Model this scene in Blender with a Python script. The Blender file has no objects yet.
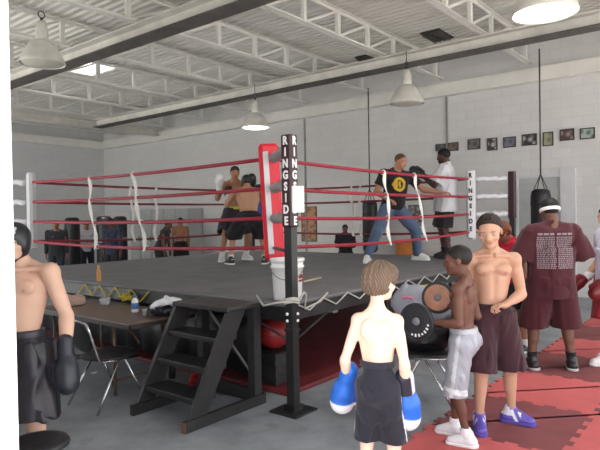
import bpy, math, random
import numpy as np
from math import sin, cos, pi, radians, sqrt, atan2
from mathutils import Vector, Matrix
random.seed(7)
rng = np.random.default_rng(7)
SC = bpy.context.scene
COL = SC.collection

# ------------------------------------------------------------------ camera
FPX = 567.0
CAM = Vector((-4.264, -3.857, 1.70))
F0 = Vector((.7793, .6266, 0)).normalized()
R0 = Vector((.6266, -.7793, 0)).normalized()
U0 = Vector((0, 0, 1))
PITCH, ROLL = radians(.85), radians(.95)
fw = (F0*cos(PITCH) - U0*sin(PITCH)).normalized()
up1 = (U0*cos(PITCH) + F0*sin(PITCH)).normalized()
rt = (R0*cos(ROLL) - up1*sin(ROLL)).normalized()
up = (up1*cos(ROLL) + R0*sin(ROLL)).normalized()
cd = bpy.data.cameras.new('camera'); cam = bpy.data.objects.new('camera', cd); COL.objects.link(cam)
cd.sensor_width = 36; cd.lens = FPX/600*36; cd.clip_start = .05; cd.clip_end = 200
M = Matrix((rt, up, -fw)).transposed().to_4x4(); M.translation = CAM
cam.matrix_world = M
SC.camera = cam

def ray(px, py):
    return fw + rt*((px-300)/FPX) - up*((py-225)/FPX)
def gp(px, py, z=0.0):
    """point at height z that the photograph shows at this pixel"""
    d = ray(px, py); t = (z-CAM.z)/d.z
    return CAM + d*t
def on_x(px, py, x):
    d = ray(px, py); return CAM + d*((x-CAM.x)/d.x)
def on_y(px, py, y):
    d = ray(px, py); return CAM + d*((y-CAM.y)/d.y)
def at(px, py, Z):
    return CAM + ray(px, py)*Z
def xy(px, Z):
    p = at(px, 217, Z); return p.x, p.y
def proj(p):
    v = Vector(p)-CAM; z = v.dot(fw)
    return 300+FPX*v.dot(rt)/z, 225-FPX*v.dot(up)/z

# ------------------------------------------------------------------ colours and materials
def lin(c):
    c = c/255.0
    return c/12.92 if c <= .04045 else ((c+.055)/1.055)**2.4
def rgb(r, g, b): return (lin(r), lin(g), lin(b))

def new_mat(name):
    m = bpy.data.materials.new(name); m.use_nodes = True
    nt = m.node_tree
    return m, nt, nt.nodes['Principled BSDF']
def N(nt, typ, **kw):
    n = nt.nodes.new(typ)
    for k, v in kw.items(): setattr(n, k, v)
    return n
def coords(nt, scale=(1, 1, 1)):
    tc = N(nt, 'ShaderNodeTexCoord'); mp = N(nt, 'ShaderNodeMapping')
    mp.inputs['Scale'].default_value = scale
    nt.links.new(tc.outputs['Object'], mp.inputs['Vector'])
    return mp.outputs['Vector']
def mat(name, col, rough=.7, metal=0.0, var=.12, nscale=6.0, bump=.0, bscale=60.0, spec=.5, sheen=0.0):
    m, nt, b = new_mat(name)
    v = coords(nt)
    nz = N(nt, 'ShaderNodeTexNoise'); nz.inputs['Scale'].default_value = nscale; nz.inputs['Detail'].default_value = 4
    nt.links.new(v, nz.inputs['Vector'])
    rp = N(nt, 'ShaderNodeValToRGB')
    lo = [max(0, c*(1-var)) for c in col]; hi = [min(1, c*(1+var)) for c in col]
    rp.color_ramp.elements[0].position = .3; rp.color_ramp.elements[1].position = .7
    rp.color_ramp.elements[0].color = (*lo, 1); rp.color_ramp.elements[1].color = (*hi, 1)
    nt.links.new(nz.outputs['Fac'], rp.inputs['Fac'])
    nt.links.new(rp.outputs['Color'], b.inputs['Base Color'])
    b.inputs['Roughness'].default_value = rough; b.inputs['Metallic'].default_value = metal
    b.inputs['Specular IOR Level'].default_value = spec
    if sheen: b.inputs['Sheen Weight'].default_value = sheen
    if bump:
        n2 = N(nt, 'ShaderNodeTexNoise'); n2.inputs['Scale'].default_value = bscale; n2.inputs['Detail'].default_value = 3
        nt.links.new(v, n2.inputs['Vector'])
        bp = N(nt, 'ShaderNodeBump'); bp.inputs['Strength'].default_value = bump; bp.inputs['Distance'].default_value = .01
        nt.links.new(n2.outputs['Fac'], bp.inputs['Height']); nt.links.new(bp.outputs['Normal'], b.inputs['Normal'])
    return m
def vmat(name, rough=.7, spec=.5, bump=.15, bscale=120.0, var=.06, sheen=0.0, sss=0.0):
    """material whose base colour is the per-vertex colour of the cloth or skin itself"""
    m, nt, b = new_mat(name)
    at_ = N(nt, 'ShaderNodeAttribute', attribute_name='Col')
    v = coords(nt)
    nz = N(nt, 'ShaderNodeTexNoise'); nz.inputs['Scale'].default_value = 14; nz.inputs['Detail'].default_value = 3
    nt.links.new(v, nz.inputs['Vector'])
    mr = N(nt, 'ShaderNodeMapRange'); mr.inputs['To Min'].default_value = 1-var; mr.inputs['To Max'].default_value = 1+var
    nt.links.new(nz.outputs['Fac'], mr.inputs['Value'])
    vm = N(nt, 'ShaderNodeVectorMath', operation='SCALE')
    nt.links.new(at_.outputs['Color'], vm.inputs[0]); nt.links.new(mr.outputs['Result'], vm.inputs['Scale'])
    nt.links.new(vm.outputs['Vector'], b.inputs['Base Color'])
    b.inputs['Roughness'].default_value = rough; b.inputs['Specular IOR Level'].default_value = spec
    if sheen: b.inputs['Sheen Weight'].default_value = sheen
    if sss:
        b.inputs['Subsurface Weight'].default_value = sss; b.inputs['Subsurface Radius'].default_value = (.012, .005, .003)
        b.inputs['Subsurface Scale'].default_value = 1.0
    n2 = N(nt, 'ShaderNodeTexNoise'); n2.inputs['Scale'].default_value = bscale
    nt.links.new(v, n2.inputs['Vector'])
    bp = N(nt, 'ShaderNodeBump'); bp.inputs['Strength'].default_value = bump; bp.inputs['Distance'].default_value = .004
    nt.links.new(n2.outputs['Fac'], bp.inputs['Height']); nt.links.new(bp.outputs['Normal'], b.inputs['Normal'])
    return m

MT = {}
MT['skin'] = vmat('skin', rough=.5, spec=.35, bump=.05)
MT['cloth'] = vmat('cotton cloth', rough=.88, spec=.2, bump=.25, bscale=200, sheen=.15)
MT['satin'] = vmat('satin cloth', rough=.38, spec=.5, bump=.05)
MT['leather'] = vmat('glove leather', rough=.36, spec=.5, bump=.12, bscale=80)
MT['hair'] = vmat('hair', rough=.6, spec=.3, bump=.4, bscale=160)
MT['black_paint'] = mat('black painted wood', rgb(38, 37, 38), .45, var=.25, nscale=9, bump=.12)
MT['black_steel'] = mat('black painted steel', rgb(34, 34, 36), .38, var=.2, bump=.05)
MT['wear'] = mat('bare worn wood', rgb(120, 84, 60), .7)
MT['white_steel'] = mat('white painted steel', rgb(222, 220, 214), .5, var=.06, nscale=3)
MT['beam'] = mat('beam paint', rgb(212, 209, 202), .55, var=.12, nscale=3)
MT['beam_dark'] = mat('dark beam flange', rgb(92, 88, 84), .7, var=.2, nscale=4)  # bottom flanges coloured darker than the rest of the beam
MT['canvas'] = mat('grey ring canvas', rgb(114, 114, 117), .85, var=.12, nscale=3, bump=.15, bscale=150)
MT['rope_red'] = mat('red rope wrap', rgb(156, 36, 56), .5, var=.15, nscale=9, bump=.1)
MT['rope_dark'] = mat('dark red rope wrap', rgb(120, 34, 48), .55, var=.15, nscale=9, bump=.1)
MT['pad_red'] = mat('red vinyl pad', rgb(214, 36, 54), .42, var=.08, bump=.06)
MT['pad_white'] = mat('white vinyl pad', rgb(206, 206, 210), .45, var=.05, bump=.06)
MT['pad_grey'] = mat('grey vinyl', rgb(150, 148, 148), .5, var=.12, bump=.1)
MT['pad_black'] = mat('black vinyl pad', rgb(52, 22, 32), .45, var=.15, bump=.06)
MT['pad_blue'] = mat('blue vinyl pad', rgb(40, 60, 150), .45)
MT['letter_white'] = mat('white print', rgb(238, 236, 236), .6, var=.02)
MT['letter_black'] = mat('black print', rgb(26, 24, 26), .6, var=.02)
MT['strap'] = mat('white strap webbing', rgb(226, 224, 220), .8, var=.12, nscale=70)
MT['rope_white'] = mat('white lacing rope', rgb(188, 184, 178), .8, var=.08)
MT['rope_yellow'] = mat('yellow lacing rope', rgb(206, 186, 66), .75, var=.15)
MT['mat_red'] = mat('red foam mat', rgb(194, 92, 92), .8, var=.10, nscale=3, bump=.2, bscale=180)
MT['mat_dark'] = mat('dark maroon foam mat', rgb(128, 66, 68), .8, var=.14, nscale=3, bump=.2, bscale=180)
MT['under_red'] = mat('red vinyl floor pad', rgb(112, 36, 42), .6, var=.2, nscale=2.5)
MT['chrome'] = mat('chrome tube', rgb(205, 205, 208), .22, 1.0, var=.05)
MT['grey_pipe'] = mat('grey steel pipe', rgb(140, 138, 136), .45, .3, var=.1)
MT['seat_black'] = mat('black chair vinyl', rgb(34, 34, 37), .4, var=.1, bump=.06)
MT['table_top'] = mat('brown laminate', rgb(98, 80, 68), .33, var=.14, nscale=8)
MT['table_edge'] = mat('dark table edging', rgb(52, 44, 40), .5)
MT['table_leg'] = mat('brown steel leg', rgb(104, 82, 66), .45, var=.1)
MT['bucket'] = mat('white plastic', rgb(238, 238, 238), .38, var=.02)
MT['red_plastic'] = mat('red plastic', rgb(150, 36, 40), .45, var=.05)
MT['paper'] = mat('white paper', rgb(244, 244, 244), .8, var=.01)
MT['bluewrap'] = mat('blue bottle label', rgb(76, 116, 178), .4)
MT['clear_plastic'] = mat('milky plastic', rgb(196, 204, 208), .25, var=.06)
MT['bag_black'] = mat('black leather bag', rgb(30, 30, 34), .45, var=.2, bump=.12)
MT['chain'] = mat('dark chain', rgb(80, 78, 76), .5, .5)
MT['frame_dark'] = mat('dark picture frame', rgb(58, 52, 50), .5)
MT['lamp_shell'] = mat('lamp enamel', rgb(206, 204, 196), .45, var=.08)
MT['lamp_glass_off'] = mat('unlit lamp glass', rgb(196, 192, 180), .3)
MT['dark_iron'] = mat('dark iron', rgb(70, 68, 66), .5, .3)
MT['grey_metal'] = mat('grey locker paint', rgb(176, 178, 178), .5, var=.06)
MT['orange_box'] = mat('orange cardboard', rgb(196, 120, 62), .8)
def emit(name, col, s):
    m, nt, b = new_mat(name)
    b.inputs['Base Color'].default_value = (*col, 1)
    nz = N(nt, 'ShaderNodeTexNoise'); nz.inputs['Scale'].default_value = 2
    mr = N(nt, 'ShaderNodeMapRange'); mr.inputs['To Min'].default_value = s*.95; mr.inputs['To Max'].default_value = s*1.05
    nt.links.new(nz.outputs['Fac'], mr.inputs['Value']); nt.links.new(mr.outputs['Result'], b.inputs['Emission Strength'])
    b.inputs['Emission Color'].default_value = (*col, 1)
    return m
MT['lamp_lit'] = emit('lit lamp glass', (1, .97, .9), 5.0)

# ------------------------------------------------------------------ mesh builder
class MB:
    def __init__(s): s.v = []; s.f = []; s.sm = []
    def add(s, vs, fs, smooth=False):
        o = len(s.v); s.v += [tuple(v) for v in vs]
        for f in fs: s.f.append(tuple(i+o for i in f)); s.sm.append(smooth)
        return s
    def box(s, lo, hi, R=None, c=None, bev=0.0):
        """axis box lo..hi; R,c: rotate about c"""
        x0, y0, z0 = lo; x1, y1, z1 = hi
        if bev:
            b = bev
            vs = []; fs = []
            ring = lambda i, z: [(x0+i, y0+b, z), (x0+b, y0+i, z), (x1-b, y0+i, z), (x1-i, y0+b, z), (x1-i, y1-b, z), (x1-b, y1-i, z), (x0+b, y1-i, z), (x0+i, y1-b, z)]
            vs += ring(b*.7, z0) + ring(0, z0+b) + ring(0, z1-b) + ring(b*.7, z1)
            for k in range(3):
                for j in range(8):
                    fs.append((k*8+j, k*8+(j+1) % 8, k*8+8+(j+1) % 8, k*8+8+j))
            fs.append(tuple(reversed(range(8)))); fs.append(tuple(range(24, 32)))
        else:
            vs = [(x, y, z) for z in (z0, z1) for x, y in ((x0, y0), (x1, y0), (x1, y1), (x0, y1))]
            fs = [(3, 2, 1, 0), (4, 5, 6, 7), (0, 1, 5, 4), (1, 2, 6, 5), (2, 3, 7, 6), (3, 0, 4, 7)]
        if R is not None:
            c = Vector(c); vs = [c + R @ (Vector(v)-c) for v in vs]
        return s.add(vs, fs)
    def bar(s, a, b, w, h, upv=(0, 0, 1)):
        """rectangular bar from a to b, w across, h along upv"""
        a, b = Vector(a), Vector(b); d = (b-a).normalized(); u = Vector(upv)
        sd = d.cross(u)
        if sd.length < 1e-4: sd = d.cross(Vector((1, 0, 0)))
        sd.normalize(); u = sd.cross(d).normalized()
        vs = []
        for p in (a, b):
            for i, j in ((-1, -1), (1, -1), (1, 1), (-1, 1)): vs.append(p + sd*(w/2*i) + u*(h/2*j))
        return s.add(vs, [(3, 2, 1, 0), (4, 5, 6, 7), (0, 1, 5, 4), (1, 2, 6, 5), (2, 3, 7, 6), (3, 0, 4, 7)])
    def tube(s, pts, r, n=10, close=False, cap=True):
        pts = [Vector(p) for p in pts]; m = len(pts)
        rr = r if hasattr(r, '__len__') else [r]*m
        vs = []; fs = []; ref = None
        for i, p in enumerate(pts):
            if close: t = pts[(i+1) % m]-pts[i-1]
            else: t = pts[min(i+1, m-1)]-pts[max(i-1, 0)]
            t.normalize()
            if ref is None:
                ref = Vector((0, 0, 1)) if abs(t.z) < .9 else Vector((1, 0, 0))
            a = (ref - t*ref.dot(t)).normalized(); ref = a; b = t.cross(a)
            for k in range(n):
                an = 2*pi*k/n; vs.append(p + (a*cos(an)+b*sin(an))*rr[i])
        for i in range(m if close else m-1):
            j = (i+1) % m
            for k in range(n):
                fs.append((i*n+k, i*n+(k+1) % n, j*n+(k+1) % n, j*n+k))
        s.add(vs, fs, True)
        if cap and not close:
            o = len(s.v)-m*n
            s.f.append(tuple(o+k for k in reversed(range(n)))); s.sm.append(False)
            s.f.append(tuple(o+(m-1)*n+k for k in range(n))); s.sm.append(False)
        return s
    def lathe(s, prof, c=(0, 0, 0), n=28, axis=None, cap=False):
        """prof: (radius, height) pairs about z (or axis)"""
        c = Vector(c); R = Matrix.Identity(3)
        if axis is not None: R = Vector((0, 0, 1)).rotation_difference(Vector(axis)).to_matrix()
        vs = []; fs = []
        for r, z in prof:
            for k in range(n):
                a = 2*pi*k/n; vs.append(c + R @ Vector((r*cos(a), r*sin(a), z)))
        for i in range(len(prof)-1):
            for k in range(n): fs.append((i*n+k, i*n+(k+1) % n, i*n+n+(k+1) % n, i*n+n+k))
        s.add(vs, fs, True)
        if cap:
            o = len(s.v)-len(prof)*n
            s.f.append(tuple(o+k for k in reversed(range(n)))); s.sm.append(False)
            s.f.append(tuple(o+(len(prof)-1)*n+k for k in range(n))); s.sm.append(False)
        return s
    def prism(s, poly, a, b):
        """poly: 2D list; a: function (p2)->3D bottom; b: top"""
        n = len(poly)
        vs = [a(p) for p in poly] + [b(p) for p in poly]
        fs = [tuple(reversed(range(n))), tuple(range(n, 2*n))] + [(i, (i+1) % n, n+(i+1) % n, n+i) for i in range(n)]
        return s.add(vs, fs)
    def build(s, name, m, parent=None, local=False):
        me = bpy.data.meshes.new(name)
        o = bpy.data.objects.new(name, me)
        off = Vector((0, 0, 0))
        if parent is not None:
            root = parent
            while root.parent: root = root.parent
            if not local: off = root.location.copy()
            o.parent = parent
        elif not local:
            xs = [v[0] for v in s.v]; ys = [v[1] for v in s.v]; zs = [v[2] for v in s.v]
            off = Vector(((min(xs)+max(xs))/2, (min(ys)+max(ys))/2, min(zs))); o.location = off
        me.from_pydata([(v[0]-off.x, v[1]-off.y, v[2]-off.z) for v in s.v], [], s.f)
        me.polygons.foreach_set('use_smooth', s.sm)
        me.update()
        if m is not None: me.materials.append(MT[m] if isinstance(m, str) else m)
        COL.objects.link(o)
        return o

def tag(o, label=None, cat=None, group=None, kind=None):
    if label: o['label'] = label
    if cat: o['category'] = cat
    if group: o['group'] = group
    if kind: o['kind'] = kind
    return o
def empty(name, loc, label=None, cat=None, group=None, rz=0.0, kind=None):
    o = bpy.data.objects.new(name, None); COL.objects.link(o)
    o.location = loc; o.rotation_euler = (0, 0, rz); o.empty_display_size = .1
    return tag(o, label, cat, group, kind)
def copy_tree(o, parent=None):
    kids = [c for c in bpy.data.objects if c.parent == o]
    c = o.copy(); COL.objects.link(c)
    if parent is not None: c.parent = parent
    for k in kids: copy_tree(k, c)
    return c
def struct(name, mb, m, **kw):
    o = mb.build(name, m, None, local=True); o['kind'] = 'structure'; return o
_FONT = {}
def letters(txt, size, M4, m, parent, name='lettering', bold=.0, depth=.002):
    """text as a mesh; M4 places its xy plane in the parent's frame"""
    cu = bpy.data.curves.new('t', 'FONT'); cu.body = txt; cu.size = size; cu.extrude = depth; cu.offset = bold
    cu.align_x = 'CENTER'; cu.align_y = 'CENTER'; cu.space_line = .8; cu.resolution_u = 3
    to = bpy.data.objects.new('t', cu); COL.objects.link(to)
    dg = bpy.context.evaluated_depsgraph_get()
    me = bpy.data.meshes.new_from_object(to.evaluated_get(dg))
    bpy.data.objects.remove(to); bpy.data.curves.remove(cu)
    me.transform(M4); me.name = name
    me.materials.clear(); me.materials.append(MT[m])
    o = bpy.data.objects.new(name, me); COL.objects.link(o); o.parent = parent
    return o
# ------------------------------------------------------------------ smooth solid modelling: distance fields to one continuous mesh
class SDF:
    def __init__(s): s.p = []
    def cap(s, a, b, ra, rb=None, k=.02, op='u', flat=None, tag='b'):
        s.p.append(('cap', np.array(a, float), np.array(b, float), ra, ra if rb is None else rb, k, op, flat, tag)); return s
    def tube(s, a, b, ra, rb=None, k=.02, op='u', flat=None, tag='b'):
        s.p.append(('tube', np.array(a, float), np.array(b, float), ra, ra if rb is None else rb, k, op, flat, tag)); return s
    def ell(s, c, r, R=None, k=.02, op='u', tag='b'):
        r = np.array(r if hasattr(r, '__len__') else (r, r, r), float)
        s.p.append(('ell', np.array(c, float), r, None if R is None else np.array(R, float), None, k, op, None, tag)); return s
    def half(s, c, n, k=.0):
        """cut away the side that n points to"""
        n = np.array(n, float); n /= np.linalg.norm(n)
        s.p.append(('half', np.array(c, float), n, None, None, k, 'c', None, 'c')); return s
    def sub(s, tags):
        o = SDF(); o.p = [q for q in s.p if q[8] in tags]; return o
    @staticmethod
    def dist(q, X, Y, Z):
        t = q[0]
        if t == 'half':
            c, n = q[1], q[2]; return (X-c[0])*n[0]+(Y-c[1])*n[1]+(Z-c[2])*n[2]
        if t == 'ell':
            c, r, R = q[1], q[2], q[3]
            x, y, z = X-c[0], Y-c[1], Z-c[2]
            if R is not None:
                x, y, z = (R[0, 0]*x+R[1, 0]*y+R[2, 0]*z, R[0, 1]*x+R[1, 1]*y+R[2, 1]*z, R[0, 2]*x+R[1, 2]*y+R[2, 2]*z)
            a = np.sqrt((x/r[0])**2+(y/r[1])**2+(z/r[2])**2)+1e-9
            b = np.sqrt((x/r[0]**2)**2+(y/r[1]**2)**2+(z/r[2]**2)**2)+1e-9
            return a*(a-1)/b
        a, b, ra, rb, flat = q[1], q[2], q[3], q[4], q[7]
        x, y, z = X-a[0], Y-a[1], Z-a[2]; d = b-a; f = 1.0
        if flat is not None:
            n, f = flat; n = np.array(n, float); n /= np.linalg.norm(n)
            w = (x*n[0]+y*n[1]+z*n[2])*(1/f-1)
            x = x+w*n[0]; y = y+w*n[1]; z = z+w*n[2]
            d = d+n*(d @ n)*(1/f-1)
        L2 = d @ d + 1e-12
        tt = (x*d[0]+y*d[1]+z*d[2])/L2
        tc = np.clip(tt, 0, 1)
        rad = np.sqrt((x-tc*d[0])**2+(y-tc*d[1])**2+(z-tc*d[2])**2) - (ra+(rb-ra)*tc)
        if t == 'tube':
            L = sqrt(L2)
            px, py, pz = x-tt*d[0], y-tt*d[1], z-tt*d[2]
            rr = np.sqrt(px*px+py*py+pz*pz) - (ra+(rb-ra)*tc)
            rad = np.maximum(rr, np.maximum((tt-1)*L, -tt*L))
        return rad*(f**.5)
    def bounds(s):
        lo = np.full(3, 1e9); hi = -lo
        for q in s.p:
            if q[6] != 'u': continue
            l, h = s.pb(q); lo = np.minimum(lo, l); hi = np.maximum(hi, h)
        return lo, hi
    @staticmethod
    def pb(q):
        if q[0] == 'ell':
            m = q[2] if q[3] is None else np.full(3, q[2].max()); return q[1]-m, q[1]+m
        m = max(q[3], q[4]); return np.minimum(q[1], q[2])-m, np.maximum(q[1], q[2])+m
    def field(s, org, h, n, off=0.0):
        D = np.full(n, .5, np.float32)
        ax = [org[i]+h*np.arange(n[i]) for i in range(3)]
        for q in s.p:
            k = q[5]; op = q[6]
            if op == 'c': i0 = [0]*3; i1 = list(n)
            else:
                l, hh = s.pb(q); mg = k+3*h+abs(off)+.012
                i0 = [max(0, int((l[i]-mg-org[i])/h)) for i in range(3)]
                i1 = [min(n[i], int((hh[i]+mg-org[i])/h)+2) for i in range(3)]
                if any(i1[i] <= i0[i] for i in range(3)): continue
            sl = tuple(slice(i0[i], i1[i]) for i in range(3))
            X = ax[0][sl[0]][:, None, None]; Y = ax[1][sl[1]][None, :, None]; Z = ax[2][sl[2]][None, None, :]
            d = s.dist(q, X, Y, Z).astype(np.float32)
            A = D[sl]
            if op == 'u':
                if k > 0:
                    hq = np.clip(k-np.abs(A-d), 0, None)/k; D[sl] = np.minimum(A, d)-hq*hq*k*.25
                else: D[sl] = np.minimum(A, d)
            elif op == 's':
                d = -d
                if k > 0:
                    hq = np.clip(k-np.abs(A-d), 0, None)/k; D[sl] = np.maximum(A, d)+hq*hq*k*.25
                else: D[sl] = np.maximum(A, d)
            else:
                if k > 0:
                    hq = np.clip(k-np.abs(A-d), 0, None)/k; D[sl] = np.maximum(A, d)+hq*hq*k*.25
                else: D[sl] = np.maximum(A, d)
        return D-off if off else D

def nets(D, org, h):
    ins = D < 0
    a = ins.astype(np.int8)
    c = (a[:-1, :-1, :-1]+a[1:, :-1, :-1]+a[:-1, 1:, :-1]+a[:-1, :-1, 1:]+a[1:, 1:, :-1]+a[1:, :-1, 1:]+a[:-1, 1:, 1:]+a[1:, 1:, 1:])
    mixed = (c > 0) & (c < 8)
    I, J, K = np.nonzero(mixed); n = len(I)
    idx = np.full(mixed.shape, -1, np.int64); idx[I, J, K] = np.arange(n)
    acc = np.zeros((n, 3)); cnt = np.zeros(n)
    cor = [(i, j, k) for i in (0, 1) for j in (0, 1) for k in (0, 1)]
    for o1 in cor:
        for axn in range(3):
            if o1[axn]: continue
            o2 = list(o1); o2[axn] = 1
            d1 = D[I+o1[0], J+o1[1], K+o1[2]].astype(float); d2 = D[I+o2[0], J+o2[1], K+o2[2]].astype(float)
            m = (d1 < 0) != (d2 < 0)
            t = d1[m]/(d1[m]-d2[m])
            p = np.tile(np.array(o1, float), (m.sum(), 1)); p[:, axn] += t
            acc[m] += p; cnt[m] += 1
    V = (acc/cnt[:, None]+np.stack([I, J, K], 1))*h+org
    F = []
    for axn in range(3):
        b, c2 = [(1, 2), (2, 0), (0, 1)][axn]
        s0 = [slice(None)]*3; s1 = [slice(None)]*3
        s0[axn] = slice(None, -1); s1[axn] = slice(1, None)
        e0 = ins[tuple(s0)]; e1 = ins[tuple(s1)]
        ch = e0 != e1
        P = np.stack(np.nonzero(ch), 1)
        ok = (P[:, b] > 0) & (P[:, c2] > 0) & (P[:, b] < D.shape[b]-1) & (P[:, c2] < D.shape[c2]-1)
        P = P[ok]
        fl = e0[P[:, 0], P[:, 1], P[:, 2]]
        q = []
        for db, dc in ((-1, -1), (0, -1), (0, 0), (-1, 0)):
            Q = P.copy(); Q[:, b] += db; Q[:, c2] += dc
            q.append(idx[Q[:, 0], Q[:, 1], Q[:, 2]])
        q = np.stack(q, 1)
        q[~fl] = q[~fl][:, ::-1]
        F.append(q)
    F = np.concatenate(F); F = F[(F >= 0).all(1)]
    return V, F

def fold(amp, scale, seed=0, vert=True):
    """cloth folds: a small push in and out of the surface"""
    r = np.random.default_rng(seed)
    W = []
    for i in range(6):
        d = r.normal(size=3)
        if vert: d[2] *= .25
        d = d/np.linalg.norm(d)*scale*(.7+.9*r.random()); W.append((d, r.random()*6.28))
    def fn(X, Y, Z):
        t = 0
        for i, (d, p) in enumerate(W):
            t = t + np.sin(X*d[0]+Y*d[1]+Z*d[2]+p + (.8*t if i else 0))
        return amp*t/3
    return fn

def mesh_np(name, V, F, m, parent=None, col=None, loc=None):
    me = bpy.data.meshes.new(name)
    me.vertices.add(len(V)); me.vertices.foreach_set('co', V.astype(np.float32).ravel())
    me.loops.add(F.size); me.loops.foreach_set('vertex_index', F.astype(np.int32).ravel())
    me.polygons.add(len(F)); me.polygons.foreach_set('loop_start', np.arange(0, F.size, 4, dtype=np.int32))
    try: me.polygons.foreach_set('loop_total', np.full(len(F), 4, np.int32))
    except Exception: pass
    me.polygons.foreach_set('use_smooth', np.ones(len(F), bool))
    me.update(calc_edges=True); me.validate()
    if col is not None:
        ca = me.color_attributes.new('Col', 'FLOAT_COLOR', 'POINT')
        c4 = np.ones((len(V), 4), np.float32); c4[:, :3] = col
        ca.data.foreach_set('color', c4.ravel())
    me.materials.append(MT[m] if isinstance(m, str) else m)
    o = bpy.data.objects.new(name, me); COL.objects.link(o)
    if parent is not None: o.parent = parent
    if loc is not None: o.location = loc
    return o

def solid(name, sdf, h, m, parent=None, col=None, loc=None, extra=None, base=None, off=0.0, noise=None, cut=None):
    """mesh of a distance field. base: second field whose offset surface is joined (clothes follow the body). cut: SDF of half-space cuts"""
    lo, hi = sdf.bounds(); lo = lo-4*h-.01; hi = hi+4*h+.01
    n = tuple(int(v) for v in np.ceil((hi-lo)/h)+1)
    D = sdf.field(lo, h, n)
    if base is not None:
        B = base.field(lo, h, n, off); k = .02
        hq = np.clip(k-np.abs(D-B), 0, None)/k; D = np.minimum(D, B)-hq*hq*k*.25
    ax = [lo[i]+h*np.arange(n[i]) for i in range(3)]
    G = (ax[0][:, None, None], ax[1][None, :, None], ax[2][None, None, :])
    if noise is not None: D = D+noise(*G).astype(np.float32)
    if cut is not None:
        for q in cut.p:
            d = SDF.dist(q, *G).astype(np.float32)
            D = np.maximum(D, d if q[6] != 's' else -d)
    D[0] = D[-1] = .1; D[:, 0] = D[:, -1] = .1; D[:, :, 0] = D[:, :, -1] = .1
    V, F = nets(D, lo, h)
    if col is None: c = None
    elif callable(col): c = col(V)
    else: c = np.tile(np.array(col, float), (len(V), 1))
    return mesh_np(name, V, F, m, parent, c, loc)
# ------------------------------------------------------------------ people
def rx(a): return np.array([[1, 0, 0], [0, cos(a), -sin(a)], [0, sin(a), cos(a)]])
def ry(a): return np.array([[cos(a), 0, sin(a)], [0, 1, 0], [-sin(a), 0, cos(a)]])
def rz(a): return np.array([[cos(a), -sin(a), 0], [sin(a), cos(a), 0], [0, 0, 1]])
def nrm(v): v = np.array(v, float); return v/np.linalg.norm(v)
def mixc(c, m, d): return c*(1-m[:, None])+np.array(d)[None]*m[:, None]
def sstep(x, a, b):
    t = np.clip((x-a)/(b-a), 0, 1); return t*t*(3-2*t)

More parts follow.
